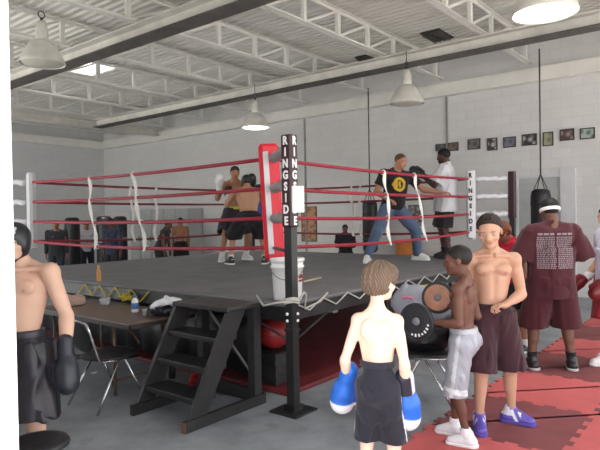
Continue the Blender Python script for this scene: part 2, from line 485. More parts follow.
class Person:
    """local frame: +y ahead, +x the person's right, +z up. Sizes in metres."""
    def __init__(s, label, x, y, z, face, H, skin, b=1.0, fat=0.0, limb=1.0, hs=1.0, lean=0, side=0, twist=0, drop=0.0, shift=(0, 0),
                 feet=((.10, 0, 8), (-.10, 0, -8)), kneedir=None, arms=None, head=(0, 0, 0), vox=.008, glove=(False, False), muscle=1.0, group=None,
                 brow=None, lip=None, neckl=0.0, shd=0.0, shod=True, name='person', cat='person'):
        s.H, s.b, s.fat, s.limb, s.vox, s.skin = H, b, fat, limb, vox, np.array(skin, float)
        psi = radians(-51.2-face)
        s.root = empty(name, (x, y, z), label, cat, group, psi)
        f = H
        s.P = np.array([shift[0], shift[1], .52*H-drop])
        R = rz(radians(-twist)) @ ry(radians(side)) @ rx(radians(-lean)); s.R = R
        T = s.T = lambda p: s.P + R @ (np.array(p, float)*H)
        B = s.B = SDF()
        lr = limb
        # torso
        B.ell(T((0, -.004, .02)), np.array((.088*b+fat*.6, .062+fat*.5, .072))*f, R, .03, tag='t')
        for sx in (-1, 1): B.ell(T((sx*.043*b, -.034-fat*.3, -.008)), np.array((.046, .046, .052))*f*min(1, limb)**.9, R, .02, tag='t')
        B.ell(T((0, .004+fat*.5, .10)), np.array((.076*b+fat, .052+fat*1.3, .085))*f, R, .04, tag='t')
        B.ell(T((0, 0, .195)), np.array((.087*b+fat*.5, .060+fat*.5, .10))*f, R, .04, tag='t')
        B.ell(T((0, -.004, .25)), np.array((.094*b+fat*.3, .054+fat*.3, .055))*f, R, .03, tag='t')
        mu = muscle
        for sx in (-1, 1):
            B.ell(T((sx*.045*b, .040, .238)), np.array((.042, .022*mu, .030))*f, R, .012, tag='t')
            B.cap(T((sx*.080*b, -.012, .225)), T((sx*.062*b, -.008, .11)), .027*f, .018*f, .025, tag='t')
            B.cap(T((0, -.018, .335)), T((sx*.095*b, -.010, .296-shd)), .022*f, .020*f, .03, tag='t')
            B.ell(T((sx*.050*b, -.046, .245)), np.array((.030, .014, .042))*f, R, .015, tag='t')
            B.cap(T((sx*.012, .036, .302)), T((sx*.095*b, .012, .306-shd)), .010*f, .009*f, .012, tag='t')
        if mu > .6 and fat < .01:
            B.cap(T((0, -.078, .03)), T((0, -.076, .27)), .012*f, .010*f, .022, 's', tag='t')
            B.cap(T((0, .066, .215)), T((0, .064, .06)), .011*f*mu, .010*f*mu, .018, 's', tag='t')
            if mu >= 1.0:
                for zz in (.165, .125, .09): B.cap(T((-.036, .066, zz)), T((.036, .066, zz)), .008*f, .008*f, .012, 's', tag='t')
        B.ell(T((0, .062+fat*1.8, .082)), .006*f, None, .008, 's', tag='t')
        # neck and head
        hh = s.hh = .128*H*hs
        nb = T((0, -.012, .30)); hy, hp, hr = [radians(v) for v in head]
        s.Rh = Rh = rz(-hy) @ ry(hr) @ rx(-hp)
        nk = T((0, .004, .352+neckl)); s.hc = hc = nk + Rh @ np.array((0, .10*hh, .44*hh))
        if hs > 1.05: s.hc = hc = hc - np.array((0, 0, .02*hh))
        Hd = s.Hd = lambda p: hc + Rh @ (np.array(p, float)*hh)
        B.cap(nb, Hd((0, -.12, -.22)), .036*f*min(1.1, lr), .034*f*min(1.1, lr), .025, tag='h')
        B.ell(Hd((0, -.06, .13)), np.array((.325, .415, .365))*hh, Rh, .02, tag='h')
        B.ell(Hd((0, .10, -.13)), np.array((.27, .28, .33))*hh, Rh, .03, tag='h')
        B.ell(Hd((0, .16, -.36)), np.array((.17, .19, .13))*hh, Rh, .03, tag='h')
        B.ell(Hd((0, .30, -.41)), np.array((.09, .08, .07))*hh, Rh, .03, tag='h')
        for sx in (-1, 1):
            B.ell(Hd((sx*.15, .40, .0)), np.array((.085, .075, .05))*hh, Rh, .03, 's', tag='h')
            B.ell(Hd((sx*.19, .24, -.14)), np.array((.09, .09, .08))*hh, Rh, .03, tag='h')
            B.ell(Hd((sx*.14, .31, .0)), np.array((.075, .06, .05))*hh, Rh, .008, tag='h')
            B.ell(Hd((sx*.335, -.06, -.04)), np.array((.035, .085, .13))*hh, Rh @ rz(-sx*.35), .008, tag='h')
        B.cap(Hd((-.17, .31, .085)), Hd((.17, .31, .085)), .05*hh, .05*hh, .03, tag='h')
        B.cap(Hd((0, .35, .03)), Hd((0, .44, -.13)), .035*hh, .055*hh, .03, tag='h')
        for sx in (-1, 1): B.ell(Hd((sx*.06, .39, -.145)), .04*hh, None, .02, tag='h')
        B.ell(Hd((0, .355, -.245)), np.array((.11, .05, .022))*hh, Rh, .01, tag='h')
        B.ell(Hd((0, .345, -.285)), np.array((.095, .05, .025))*hh, Rh, .01, tag='h')
        # arms: (upper, fore, hand, palm normal, curl) per side; side 0 right, 1 left
        if arms is None: arms = (((.12, 0, -1), (.05, .12, -1), (0, .05, -1), (-1, 0, 0), 25), ((-.12, 0, -1), (-.05, .12, -1), (0, .05, -1), (1, 0, 0), 25))
        s.sh, s.el, s.wr, s.hd, s.hn = [], [], [], [], []
        for i, (u, fo, hd, pn, curl) in enumerate(arms):
            sx = 1 if i == 0 else -1
            S = T((sx*.118*b+sx*fat*.4, -.004, .288-shd)); E = S+nrm(u)*.172*H; W = E+nrm(fo)*.150*H
            hd = nrm(hd); pn = np.array(pn, float); pn = nrm(pn-hd*(pn @ hd)); sd = np.cross(hd, pn)*(1 if i == 0 else -1)
            s.sh.append(S); s.el.append(E); s.wr.append(W); s.hd.append(hd); s.hn.append(pn)
            tg = 'a%d' % i
            B.ell(S+np.array((0, 0, .002*H)), np.array((.034, .036, .036))*f*lr, R, .03, tag=tg)
            B.cap(S, E, .031*f*lr, .0245*f*lr, .02, tag=tg)
            B.cap(S+(E-S)*.35+R @ np.array((0, .010, 0))*H, S+(E-S)*.7+R @ np.array((0, .010, 0))*H, .024*f*lr, .02*f*lr, .02, tag=tg)
            B.cap(E, W, .0245*f*lr, .0165*f*lr, .015, tag=tg)
            B.cap(E+(W-E)*.15, E+(W-E)*.45, .0265*f*lr, .023*f*lr, .02, tag=tg)
            if not glove[i]:
                L = .104*H*(.95 if hs > 1.05 else 1)
                Rm = np.stack([sd, hd, pn], 1)
                B.ell(W+hd*.24*L, np.array((.205*L, .30*L, .10*L)), Rm, .012, tag=tg)
                fr = .047*L
                for q, (o, ln) in enumerate(((.155, .42), (.055, .47), (-.05, .44), (-.145, .35))):
                    p = W+hd*.46*L+sd*(o*L)*(1 if i == 0 else 1)
                    c = radians(curl*(.8+.15*q)); dd = hd
                    for seg, sl in ((0, .42), (1, .32), (2, .26)):
                        an = c*(seg+.6)
                        dv = hd*cos(an)+pn*sin(an)
                        q2 = p+dv*ln*sl*L*1.12; B.cap(p, q2, fr*(1-.08*seg), fr*(.94-.08*seg), .004, tag=tg); p = q2
                ts = 1
                p0 = W+hd*.12*L+sd*.12*L; p1 = W+hd*.36*L+sd*.28*L+pn*.10*L; p2 = W+hd*.56*L+sd*.26*L+pn*.18*L
                B.cap(p0, p1, .075*L, .055*L, .012, tag=tg); B.cap(p1, p2, .055*L, .045*L, .004, tag=tg)
        # legs
        s.hip, s.kn, s.an, s.ft = [], [], [], []
        for i, (fx, fy, fyaw) in enumerate(feet):
            sx = 1 if i == 0 else -1
            hp_ = s.P + R @ np.array((sx*.05*b*H+sx*fat*.3*H, 0, 0))
            A = np.array((fx, fy, .045*H if shod else .038*H)); l1, l2 = .246*H, .238*H
            fd = np.array((sin(radians(fyaw)), cos(radians(fyaw)), 0))
            d = A-hp_; L = np.linalg.norm(d); kd = nrm(kneedir[i]) if kneedir else fd
            if L > (l1+l2)*.998: q = l1/(l1+l2); K = hp_+d*q+kd*.004
            else:
                a = (l1*l1-l2*l2+L*L)/(2*L); hgt = sqrt(max(0, l1*l1-a*a)); dn = d/L
                k2 = nrm(kd-dn*(kd @ dn)); K = hp_+dn*a+k2*hgt
            s.hip.append(hp_); s.kn.append(K); s.an.append(A); s.ft.append(fd)
            B.cap(hp_, K, .058*f*min(lr, 1.1)+fat*.3*f, .034*f*lr, .03, tag='l%d' % i)
            B.ell(K, .034*f*lr, None, .02, tag='l%d' % i)
            B.cap(K, A, .032*f*lr, .0195*f*lr, .02, tag='l%d' % i)
            cf = K+(A-K)*.3-fd*.013*H
            B.cap(K+(A-K)*.12-fd*.008*H, K+(A-K)*.45-fd*.010*H, .028*f*lr, .023*f*lr, .03, tag='l%d' % i)
            B.cap(A+np.array((0, 0, -.005*H))-fd*.014*H, A+fd*.085*H-np.array((0, 0, .024*H)), .024*H, .017*H, .02, tag='l%d' % i)
        s.brow = brow if brow is not None else s.skin*.25
        s.lip = lip if lip is not None else s.skin*np.array((.88, .68, .66))
    # -- body mesh
    def skincol(s, V):
        c = np.tile(s.skin, (len(V), 1))
        L = ((V-s.hc) @ s.Rh)/s.hh        # head frame
        x, y, z = L[:, 0], L[:, 1], L[:, 2]
        front = sstep(y, .15, .25)
        c = mixc(c, np.exp(-((x/.11)**2+((z+.265)/.045)**2)**2)*front, s.lip)
        ax = np.abs(x)
        c = mixc(c, np.exp(-(((ax-.15)/.09)**2+((z-.085)/.024)**2)**2)*front*.9, s.brow)
        c = mixc(c, np.exp(-(((ax-.145)/.058)**2+((z-.0)/.026)**2)**2)*front*.85, np.array((.55, .52, .5))*min(1, s.skin.max()*2))
        c = mixc(c, np.exp(-(((ax-.145)/.024)**2+((z-.0)/.026)**2)**2)*front, (.02, .015, .012))
        for sx in (-1, 1):
            q = np.linalg.norm(V-s.T((sx*.052*s.b, .06, .226)), axis=1)
            c = mixc(c, (1-sstep(q, .005*s.H, .009*s.H))*.7, s.skin*np.array((.6, .42, .40)))
        return c
    def body(s):
        s.bodyobj = solid('body', s.B, s.vox, 'skin', s.root, s.skincol); return s
    def hairplane(s, zc, sl):
        n = s.Rh @ nrm((0, sl, -1)); return s.Hd((0, 0, zc)), n
    def hair_short(s, col, thick=.03, zc=.02, sl=.85, noise=.004, low=-.3):
        h = SDF().ell(s.Hd((0, -.065, .135)), np.array((.325+thick, .415+thick, .365+thick))*s.hh, s.Rh)
        c, n = s.hairplane(zc, sl)
        cut = SDF().half(c, n)
        cut.ell(s.Hd((0, .62, -.05)), np.array((.30, .32, .40))*s.hh, s.Rh, op='s')
        return solid('hair', h, s.vox*.8, 'hair', s.root, col, cut=cut, noise=fold(noise, 260, 3, False) if noise else None)
    def hair_mop(s, col, col2, th=.10, zc=-.30, sl=.55):
        """longish straight boy's hair over ears and nape"""
        h = SDF().ell(s.Hd((0, -.07, .13)), np.array((.325+th, .415+th, .365+th*.9))*s.hh, s.Rh)
        h.ell(s.Hd((0, -.18, -.10)), np.array((.30+th, .30+th*.8, .32))*s.hh, s.Rh, .03)
        h.ell(s.Hd((0, .28, .26)), np.array((.26, .16, .16))*s.hh, s.Rh, .04)
        c, n = s.hairplane(zc, sl)
        cut = SDF().half(c, n); cut.ell(s.Hd((0, .60, -.14)), np.array((.27, .30, .36))*s.hh, s.Rh, op='s')
        for sx in (-1, 1): cut.ell(s.Hd((sx*.47, .10, -.16)), np.array((.20, .24, .22))*s.hh, s.Rh, op='s')
        hc, Rh, hh = s.hc, s.Rh, s.hh
        def nz(X, Y, Z):
            x, y = X-hc[0], Y-hc[1]; a = np.arctan2(x, y)
            return .0028*np.sin(a*23+2*np.sin(Z*22))+.002*np.sin(a*47+Z*14+2)+.002*np.sin(Z*30+a*7)
        def cf(V):
            a = np.arctan2(V[:, 0]-hc[0], V[:, 1]-hc[1]); t = .5+.5*np.sin(a*44+6*np.sin(V[:, 2]*40))
            return np.array(col)[None]*(1-t[:, None])+np.array(col2)[None]*t[:, None]
        return solid('hair', h, s.vox*.7, 'hair', s.root, cf, cut=cut, noise=nz)
    # -- clothes
    def shorts(s, col, hem=1.0, flare=.03, waist=.065, name='shorts', m='cloth', amp=.006, below=.0, r0=.085, colf=None, seed=1, waistband=None):
        """hem: length along the thigh, in thigh lengths (1 = knee)"""
        H = s.H; h = SDF()
        h.ell(s.T((0, -.008, .0)), np.array((.096*s.b+.5*s.fat+.012, .078+s.fat*.7, .075))*H, s.R, .03)
        hb = SDF()
        for i in (0, 1):
            d = s.kn[i]-s.hip[i]
            e = s.hip[i]+d*hem+np.array((0, 0, 0.0))
            h.tube(s.hip[i]-d*.12, e, (r0*.86+s.fat*.3)*H, (r0*.72)*H+flare, .03)
        base = s.B.sub(('t', 'l0', 'l1'))
        cut = SDF(); cut.half(s.T((0, 0, waist)), s.R @ np.array((0, 0, 1)))
        for i in (0, 1):
            d = s.kn[i]-s.hip[i]; e = s.hip[i]+d*hem
            if abs(d[2]) > .8*np.linalg.norm(d) and i == 0: cut.half(np.minimum(s.hip[0]+(s.kn[0]-s.hip[0])*hem, s.hip[1]+(s.kn[1]-s.hip[1])*hem), (0, 0, -1))
        # hollow hems
        for i in (0, 1):
            d = nrm(s.kn[i]-s.hip[i]); e = s.hip[i]+(s.kn[i]-s.hip[i])*hem
            cut.p.append(('cap', e-d*.0, e+d*.05, (r0*.72)*H+flare-.030, (r0*.72)*H+flare-.026, 0, 's', None, 'c'))
        o = solid(name, h, s.vox, m, s.root, colf or col, base=base, off=.010, noise=fold(amp, 42, seed), cut=cut)
        if waistband is not None:
            w = SDF().tube(s.T((0, -.004, waist-.022)), s.T((0, -.004, waist+.004)), (.083*s.b+s.fat*.8)*H+.012, (.080*s.b+s.fat*.8)*H+.012, flat=(s.R @ np.array((0, 1, 0)), .74))
            solid('waistband', w, s.vox, m, o, waistband, base=s.B.sub(('t',)), off=.015,
                  cut=SDF().half(s.T((0, 0, waist+.004)), s.R @ np.array((0, 0, 1))).half(s.T((0, 0, waist-.022)), s.R @ np.array((0, 0, -1))))
        return o
    def pants(s, col, name='jeans', r=.012, m='cloth', colf=None, waist=.06, seed=2):
        H = s.H; h = SDF()
        for i in (0, 1):
            h.cap(s.hip[i], s.kn[i], .064*H, .046*H, .03); h.cap(s.kn[i], s.an[i]+np.array((0, 0, .01)), .046*H, .038*H, .02)
        cut = SDF().half(s.T((0, 0, waist)), s.R @ np.array((0, 0, 1))).half((0, 0, .035*H), (0, 0, -1))
        return solid(name, h, s.vox, m, s.root, colf or col, base=s.B.sub(('t', 'l0', 'l1')), off=.012, noise=fold(.006, 45, seed), cut=cut)
    def shirt(s, col, hem=-.06, sleeve=.6, loose=.02, name='t_shirt', m='cloth', colf=None, amp=.007, seed=5, sr=.045, neck=.318, vneck=0):
        H = s.H; h = SDF()
        R = s.R
        fy = (R @ np.array((0, 1, 0)), .72)
        h.tube(s.T((0, s.fat*.3, hem)), s.T((0, 0, .20)), (.098*s.b+s.fat)*H+loose, (.098*s.b+s.fat*.5)*H+loose, .03, flat=fy)
        h.cap(s.T((-.07*s.b, -.004, .262)), s.T((.07*s.b, -.004, .262)), .056*H+loose*.5, .056*H+loose*.5, .04, flat=(R @ np.array((0, 1, 0)), .95))
        base = s.B.sub(('t',))
        cut = SDF().half(s.T((0, 0, hem)), R @ np.array((0, 0, -1)))
        cut.p.append(('ell', s.T((0, .030, .352)), np.array((.046, .046, .040))*H, R, None, 0, 's', None, 'c'))
        if sleeve > 0:
            for i in (0, 1):
                sx = 1 if i == 0 else -1
                e = s.sh[i]+(s.el[i]-s.sh[i])*min(sleeve, 1.0)
                h.cap(s.T((sx*.07*s.b, -.006, .285)), s.sh[i], .04*H, .043*H, .03)
                if sleeve <= 1.0: h.tube(s.sh[i], e, .041*H*min(s.limb, 1.15), sr*H*min(s.limb, 1.15), .03)
                else:
                    h.cap(s.sh[i], s.el[i], .041*H*s.limb, .034*H*s.limb, .03); h.cap(s.el[i], s.el[i]+(s.wr[i]-s.el[i])*(sleeve-1), .034*H*s.limb, .026*H*s.limb, .02)
        return solid(name, h, s.vox, m, s.root, colf or col, base=base, off=.010, noise=fold(amp, 36, seed), cut=cut)
    def shoe(s, i, col, sole=(.8, .8, .8), colf=None, sock=None, sockh=.03, big=1.0):
        H = s.H; A, fd = s.an[i], s.ft[i]; side = np.array((fd[1], -fd[0], 0)); z = -A[2]
        h = SDF()
        g = A+np.array((0, 0, z)); u = .01*H*big
        h.cap(g-fd*2.2*u+np.array((0, 0, 2.6*u)), g+fd*8.0*u+np.array((0, 0, 2.1*u)), 2.9*u, 2.5*u, .01, flat=((0, 0, 1), .8))
        h.cap(g-fd*1.4*u+np.array((0, 0, 2.6*u)), g-fd*.4*u+np.array((0, 0, 6.2*u)), 3.0*u, 2.7*u, .015)
        h.cap(g+fd*1.6*u+np.array((0, 0, 4.4*u)), g+fd*6*u+np.array((0, 0, 2.9*u)), 2.5*u, 2.2*u, .015)
        cut = SDF().half(g+np.array((0, 0, .004)), (0, 0, -1))
        o = solid('shoe', h, min(s.vox, .007), 'leather', s.root, colf or col, cut=cut)
        so = SDF().cap(g-fd*2.4*u+np.array((0, 0, 1.0*u)), g+fd*8.3*u+np.array((0, 0, 1.0*u)), 3.15*u, 2.75*u)
        solid('sole', so, min(s.vox, .006), 'cloth', o, sole, cut=SDF().half(g+np.array((0, 0, .0)), (0, 0, -1)).half(g+np.array((0, 0, 1.5*u)), (0, 0, 1)))
        if sock is not None:
            k = SDF().tube(A, A+(s.kn[i]-A)*(sockh*H/np.linalg.norm(s.kn[i]-A)+.12), .026*H, .026*H)
            solid('sock', k, s.vox*.8, 'cloth', s.root, sock, base=s.B.sub(('l%d' % i,)), off=.004,
                  cut=SDF().half(A, (0, 0, -1)).half(A+(s.kn[i]-A)*(sockh*H/np.linalg.norm(s.kn[i]-A)+.12), (0, 0, 1)))
        return o
    def glove(s, i, col, tip=None, cuff=None, patch=None, sz=1.0, cuffl=.085):
        """boxing glove; the fist end may carry a second colour, the cuff is a piece of its own"""
        W, d, n = s.wr[i], s.hd[i], s.hn[i]; sd = np.cross(d, n)*(1 if i == 0 else -1)
        Rm = np.stack([sd, d, n], 1)
        h = SDF()
        h.cap(W-d*.0*sz, W+d*.06*sz, .046*sz, .056*sz, .03)
        h.ell(W+d*.115*sz, np.array((.068, .095, .062))*sz, Rm, .04)
        h.ell(W+d*.165*sz+n*.018*sz, np.array((.062, .055, .056))*sz, Rm, .04)
        h.cap(W+d*.05*sz+sd*.055*sz+n*.02*sz, W+d*.135*sz+sd*.062*sz+n*.045*sz, .03*sz, .027*sz, .012)
        def cf(V):
            c = np.tile(np.array(col, float), (len(V), 1))
            if tip is not None:
                t = (V-W) @ d + ((V-W) @ n)*.25
                c = mixc(c, sstep(t, .138*sz, .146*sz), tip)
            return c
        o = solid('boxing_glove', h, min(s.vox, .006), 'leather', s.root, cf)
        k = SDF().cap(W-d*cuffl*sz, W+d*.012*sz, .047*sz, .047*sz, .01)
        def cc(V):
            c = np.tile(np.array(cuff if cuff is not None else col, float), (len(V), 1))
            if patch is not None:
                L = V-W; a = (L @ np.array(patch[0])); t = L @ d
                mk = (a > .02*sz) & (np.abs(L @ np.cross(d, nrm(patch[0]))) < .02*sz) & (t < 0)
                st = .5+.5*np.sin(t*320)
                c[mk] = (np.array(patch[1])[None]*(.75+.25*st[:, None]))[mk]
            return c
        solid('cuff', k, min(s.vox, .006), 'leather', o, cc)
        return o
    def headgear(s, col, patch=None):
        h = SDF().ell(s.Hd((0, -.05, .10)), np.array((.415, .50, .45))*s.hh, s.Rh)
        for sx in (-1, 1):
            h.ell(s.Hd((sx*.30, .06, -.10)), np.array((.13, .25, .27))*s.hh, s.Rh, .02)
        h.cap(s.Hd((-.27, .02, -.36)), s.Hd((0, .20, -.52)), .07*s.hh, .07*s.hh, .02); h.cap(s.Hd((.27, .02, -.36)), s.Hd((0, .20, -.52)), .07*s.hh, .07*s.hh, .02)
        cut = SDF(); cut.p.append(('ell', s.Hd((0, .55, -.14)), np.array((.215, .42, .30))*s.hh, s.Rh, None, 0, 's', None, 'c'))
        def cf(V):
            c = np.tile(np.array(col, float), (len(V), 1))
            if patch is not None:
                L = ((V-s.hc) @ s.Rh)/s.hh
                for (px, pz, w, hgt, pc) in patch:
                    mk = (L[:, 1] > .1) & (np.abs(L[:, 0]-px) < w) & (np.abs(L[:, 2]-pz) < hgt); c[mk] = pc
            return c
        return solid('headgear', h, min(s.vox, .007), 'leather', s.root, cf, cut=cut)
# ------------------------------------------------------------------ the room
XW, XE, YS, YN = -3.36, 8.0, -6.0, 15.6
ZD = 5.26
def wall_mat(name, flip, col, bw=.40, bh=.20):
    m, nt, b = new_mat(name)
    tc = N(nt, 'ShaderNodeTexCoord'); sp = N(nt, 'ShaderNodeSeparateXYZ'); cb = N(nt, 'ShaderNodeCombineXYZ')
    nt.links.new(tc.outputs['Object'], sp.inputs[0])
    nt.links.new(sp.outputs['Y' if flip else 'X'], cb.inputs['X']); nt.links.new(sp.outputs['Z'], cb.inputs['Y'])
    br = N(nt, 'ShaderNodeTexBrick'); br.inputs['Scale'].default_value = 1.0
    br.inputs['Brick Width'].default_value = bw; br.inputs['Row Height'].default_value = bh; br.inputs['Mortar Size'].default_value = .006
    br.inputs['Color1'].default_value = (*col, 1); br.inputs['Color2'].default_value = (*[c*.95 for c in col], 1); br.inputs['Mortar'].default_value = (*[c*.88 for c in col], 1)
    nt.links.new(cb.outputs[0], br.inputs['Vector'])
    nz = N(nt, 'ShaderNodeTexNoise'); nz.inputs['Scale'].default_value = .7; nz.inputs['Detail'].default_value = 6
    nt.links.new(tc.outputs['Object'], nz.inputs['Vector'])
    mr = N(nt, 'ShaderNodeMapRange'); mr.inputs['To Min'].default_value = .9; mr.inputs['To Max'].default_value = 1.08
    nt.links.new(nz.outputs['Fac'], mr.inputs['Value'])
    vm = N(nt, 'ShaderNodeVectorMath', operation='SCALE'); nt.links.new(br.outputs['Color'], vm.inputs[0]); nt.links.new(mr.outputs['Result'], vm.inputs['Scale'])
    nt.links.new(vm.outputs['Vector'], b.inputs['Base Color'])
    bp = N(nt, 'ShaderNodeBump'); bp.inputs['Strength'].default_value = .35; bp.inputs['Distance'].default_value = .008; bp.invert = True
    nt.links.new(br.outputs['Fac'], bp.inputs['Height']); nt.links.new(bp.outputs['Normal'], b.inputs['Normal'])
    b.inputs['Roughness'].default_value = .75
    return m
MT['wall_y'] = wall_mat('painted block wall', True, rgb(214, 213, 212))
MT['wall_x'] = wall_mat('painted block wall across', False, rgb(206, 207, 208))
def concrete():
    m, nt, b = new_mat('worn grey concrete')
    tc = N(nt, 'ShaderNodeTexCoord')
    n1 = N(nt, 'ShaderNodeTexNoise'); n1.inputs['Scale'].default_value = 1.3; n1.inputs['Detail'].default_value = 8; n1.inputs['Roughness'].default_value = .65
    n2 = N(nt, 'ShaderNodeTexNoise'); n2.inputs['Scale'].default_value = 3.2; n2.inputs['Detail'].default_value = 5
    for n in (n1, n2): nt.links.new(tc.outputs['Object'], n.inputs['Vector'])
    r1 = N(nt, 'ShaderNodeValToRGB'); e = r1.color_ramp.elements
    e[0].position = .32; e[0].color = (*rgb(112, 116, 121), 1); e[1].position = .68; e[1].color = (*rgb(158, 163, 168), 1)
    nt.links.new(n1.outputs['Fac'], r1.inputs['Fac'])
    r2 = N(nt, 'ShaderNodeValToRGB'); e = r2.color_ramp.elements
    e[0].position = .60; e[0].color = (0, 0, 0, 1); e[1].position = .72; e[1].color = (1, 1, 1, 1)
    nt.links.new(n2.outputs['Fac'], r2.inputs['Fac'])
    mx = N(nt, 'ShaderNodeMix', data_type='RGBA'); mx.inputs['B'].default_value = (*rgb(96, 94, 92), 1)
    ml = N(nt, 'ShaderNodeMath', operation='MULTIPLY'); ml.inputs[1].default_value = .55
    nt.links.new(r2.outputs['Color'], ml.inputs[0]); nt.links.new(ml.outputs[0], mx.inputs['Factor'])
    nt.links.new(r1.outputs['Color'], mx.inputs['A']); nt.links.new(mx.outputs['Result'], b.inputs['Base Color'])
    b.inputs['Roughness'].default_value = .55
    bp = N(nt, 'ShaderNodeBump'); bp.inputs['Strength'].default_value = .1; bp.inputs['Distance'].default_value = .01
    nt.links.new(n1.outputs['Fac'], bp.inputs['Height']); nt.links.new(bp.outputs['Normal'], b.inputs['Normal'])
    return m
MT['concrete'] = concrete()
MT['yard'] = mat('sunlit pale concrete yard', rgb(196, 192, 186), .9, var=.06, nscale=1)
MT['deck'] = mat('painted steel roof deck', rgb(214, 211, 206), .6, var=.07, nscale=1.2)

struct('floor', MB().box((XW-.2, YS-.2, -.15), (XE+.2, YN+.2, 0)), 'concrete')
struct('ground', MB().box((-40, -40, -.2), (XW-.2, 30, -.02)), 'yard')
struct('ground', MB().box((XW-.2, -40, -.2), (40, YS-.2, -.02)), 'yard')
struct('wall_east', MB().box((XE, YS-.2, 0), (XE+.2, YN+.2, 5.6)), 'wall_y')
struct('wall_north', MB().box((XW-.2, YN, 0), (XE, YN+.2, 5.6)), 'wall_x')
OPN = -1.80
struct('wall_west', MB().box((XW-.2, OPN-.0, 0), (XW, 4.2, 5.6)).box((XW-.2, 8.2, 0), (XW, 9.6, 5.6)).box((XW-.2, 14.2, 0), (XW, YN, 5.6)).box((XW-.2, 4.2, 4.2), (XW, 8.2, 5.6)).box((XW-.2, 9.6, 4.2), (XW, 14.2, 5.6)).box((XW-.2, YS-.2, 3.9), (XW, OPN, 5.6)).box((XW-.2, YS-.2, 0), (XW, -5.9, 3.9)), 'wall_y')  # farther unseen openings added to bring daylight to the far end
ws = MB()
ops = [(-2.8, 2.0), (2.5, 7.4)]  # unseen openings added here to brighten the far wall and ring
xs = [XW] + [v for o in ops for v in o] + [XE]
for a, b_ in ((xs[0], xs[1]), (xs[2], xs[3]), (xs[4], xs[5])): ws.box((a, YS-.2, 0), (b_, YS, 5.6))
for a, b_ in ops: ws.box((a, YS-.2, 4.2), (b_, YS, 5.6))
struct('wall_south', ws, 'wall_x')
# wall-top bond beam on the far wall, and the girder beyond
struct('trim_1', MB().box((XE-.20, YS, 4.38), (XE, YN, 4.66)), 'white_steel')
struct('trim_2', MB().box((XW, YN-.20, 4.38), (XE-.20, YN, 4.66)), 'white_steel')
# steel deck with ribs along Y and a skylight hole
sk = at(92, 66, 13.2); SX0, SX1, SY0, SY1 = 2.4, 3.5, 7.75, 8.85
deck = MB(); P_ = .16
xsd = [XW-.2]; k = 0
prof = []
x = XW-.2
while x < XE+.2:
    prof += [(x, ZD), (x+.06, ZD), (x+.075, ZD+.04), (x+.145, ZD+.04)]; x += P_
prof.append((XE+.2, ZD))
ycuts = [YS-.2, SY0, SY1, YN+.2]
for yi in range(3):
    for i in range(len(prof)-1):
        (xa, za), (xb, zb) = prof[i], prof[i+1]
        if yi == 1 and xa >= SX0-.02 and xb <= SX1+.02: continue
        ya, yb = ycuts[yi], ycuts[yi+1]
        deck.add([(xa, ya, za), (xb, ya, zb), (xb, yb, zb), (xa, yb, za)], [(0, 3, 2, 1)])
struct('ceiling', deck, 'deck')
struct('roof', MB().box((XW-.2, YS-.2, ZD+.30), (SX0, YN+.2, ZD+.38)).box((SX1, YS-.2, ZD+.30), (XE+.2, YN+.2, ZD+.38)).box((SX0, YS-.2, ZD+.30), (SX1, SY0, ZD+.38)).box((SX0, SY1, ZD+.30), (SX1, YN+.2, ZD+.38)), 'deck')
fr = MB()
for lo, hi in (((SX0-.05, SY0-.05), (SX0, SY1+.05)), ((SX1, SY0-.05), (SX1+.05, SY1+.05)), ((SX0, SY0-.05), (SX1, SY0)), ((SX0, SY1), (SX1, SY1+.05))):
    fr.box((*lo, ZD-.02), (*hi, ZD+.34))
skf = struct('window_1', fr, 'beam'); skf['label'] = 'small bright skylight set into the white roof deck'
m, nt, b = new_mat('frosted skylight sheet')
tr = N(nt, 'ShaderNodeBsdfTransparent'); tl = N(nt, 'ShaderNodeBsdfTranslucent'); mxs = N(nt, 'ShaderNodeMixShader'); mxs.inputs[0].default_value = .35
nzz = N(nt, 'ShaderNodeTexNoise'); nzz.inputs['Scale'].default_value = 5
rr_ = N(nt, 'ShaderNodeValToRGB'); rr_.color_ramp.elements[0].color = (.85, .85, .85, 1); rr_.color_ramp.elements[1].color = (1, 1, 1, 1)
nt.links.new(nzz.outputs['Fac'], rr_.inputs['Fac']); nt.links.new(rr_.outputs['Color'], tr.inputs['Color']); nt.links.new(rr_.outputs['Color'], tl.inputs['Color'])
nt.links.new(tr.outputs[0], mxs.inputs[1]); nt.links.new(tl.outputs[0], mxs.inputs[2]); nt.links.new(mxs.outputs[0], nt.nodes['Material Output'].inputs['Surface'])
MT['skylight'] = m
MB().box((SX0, SY0, ZD+.18), (SX1, SY1, ZD+.19)).build('pane', 'skylight', skf, local=True)

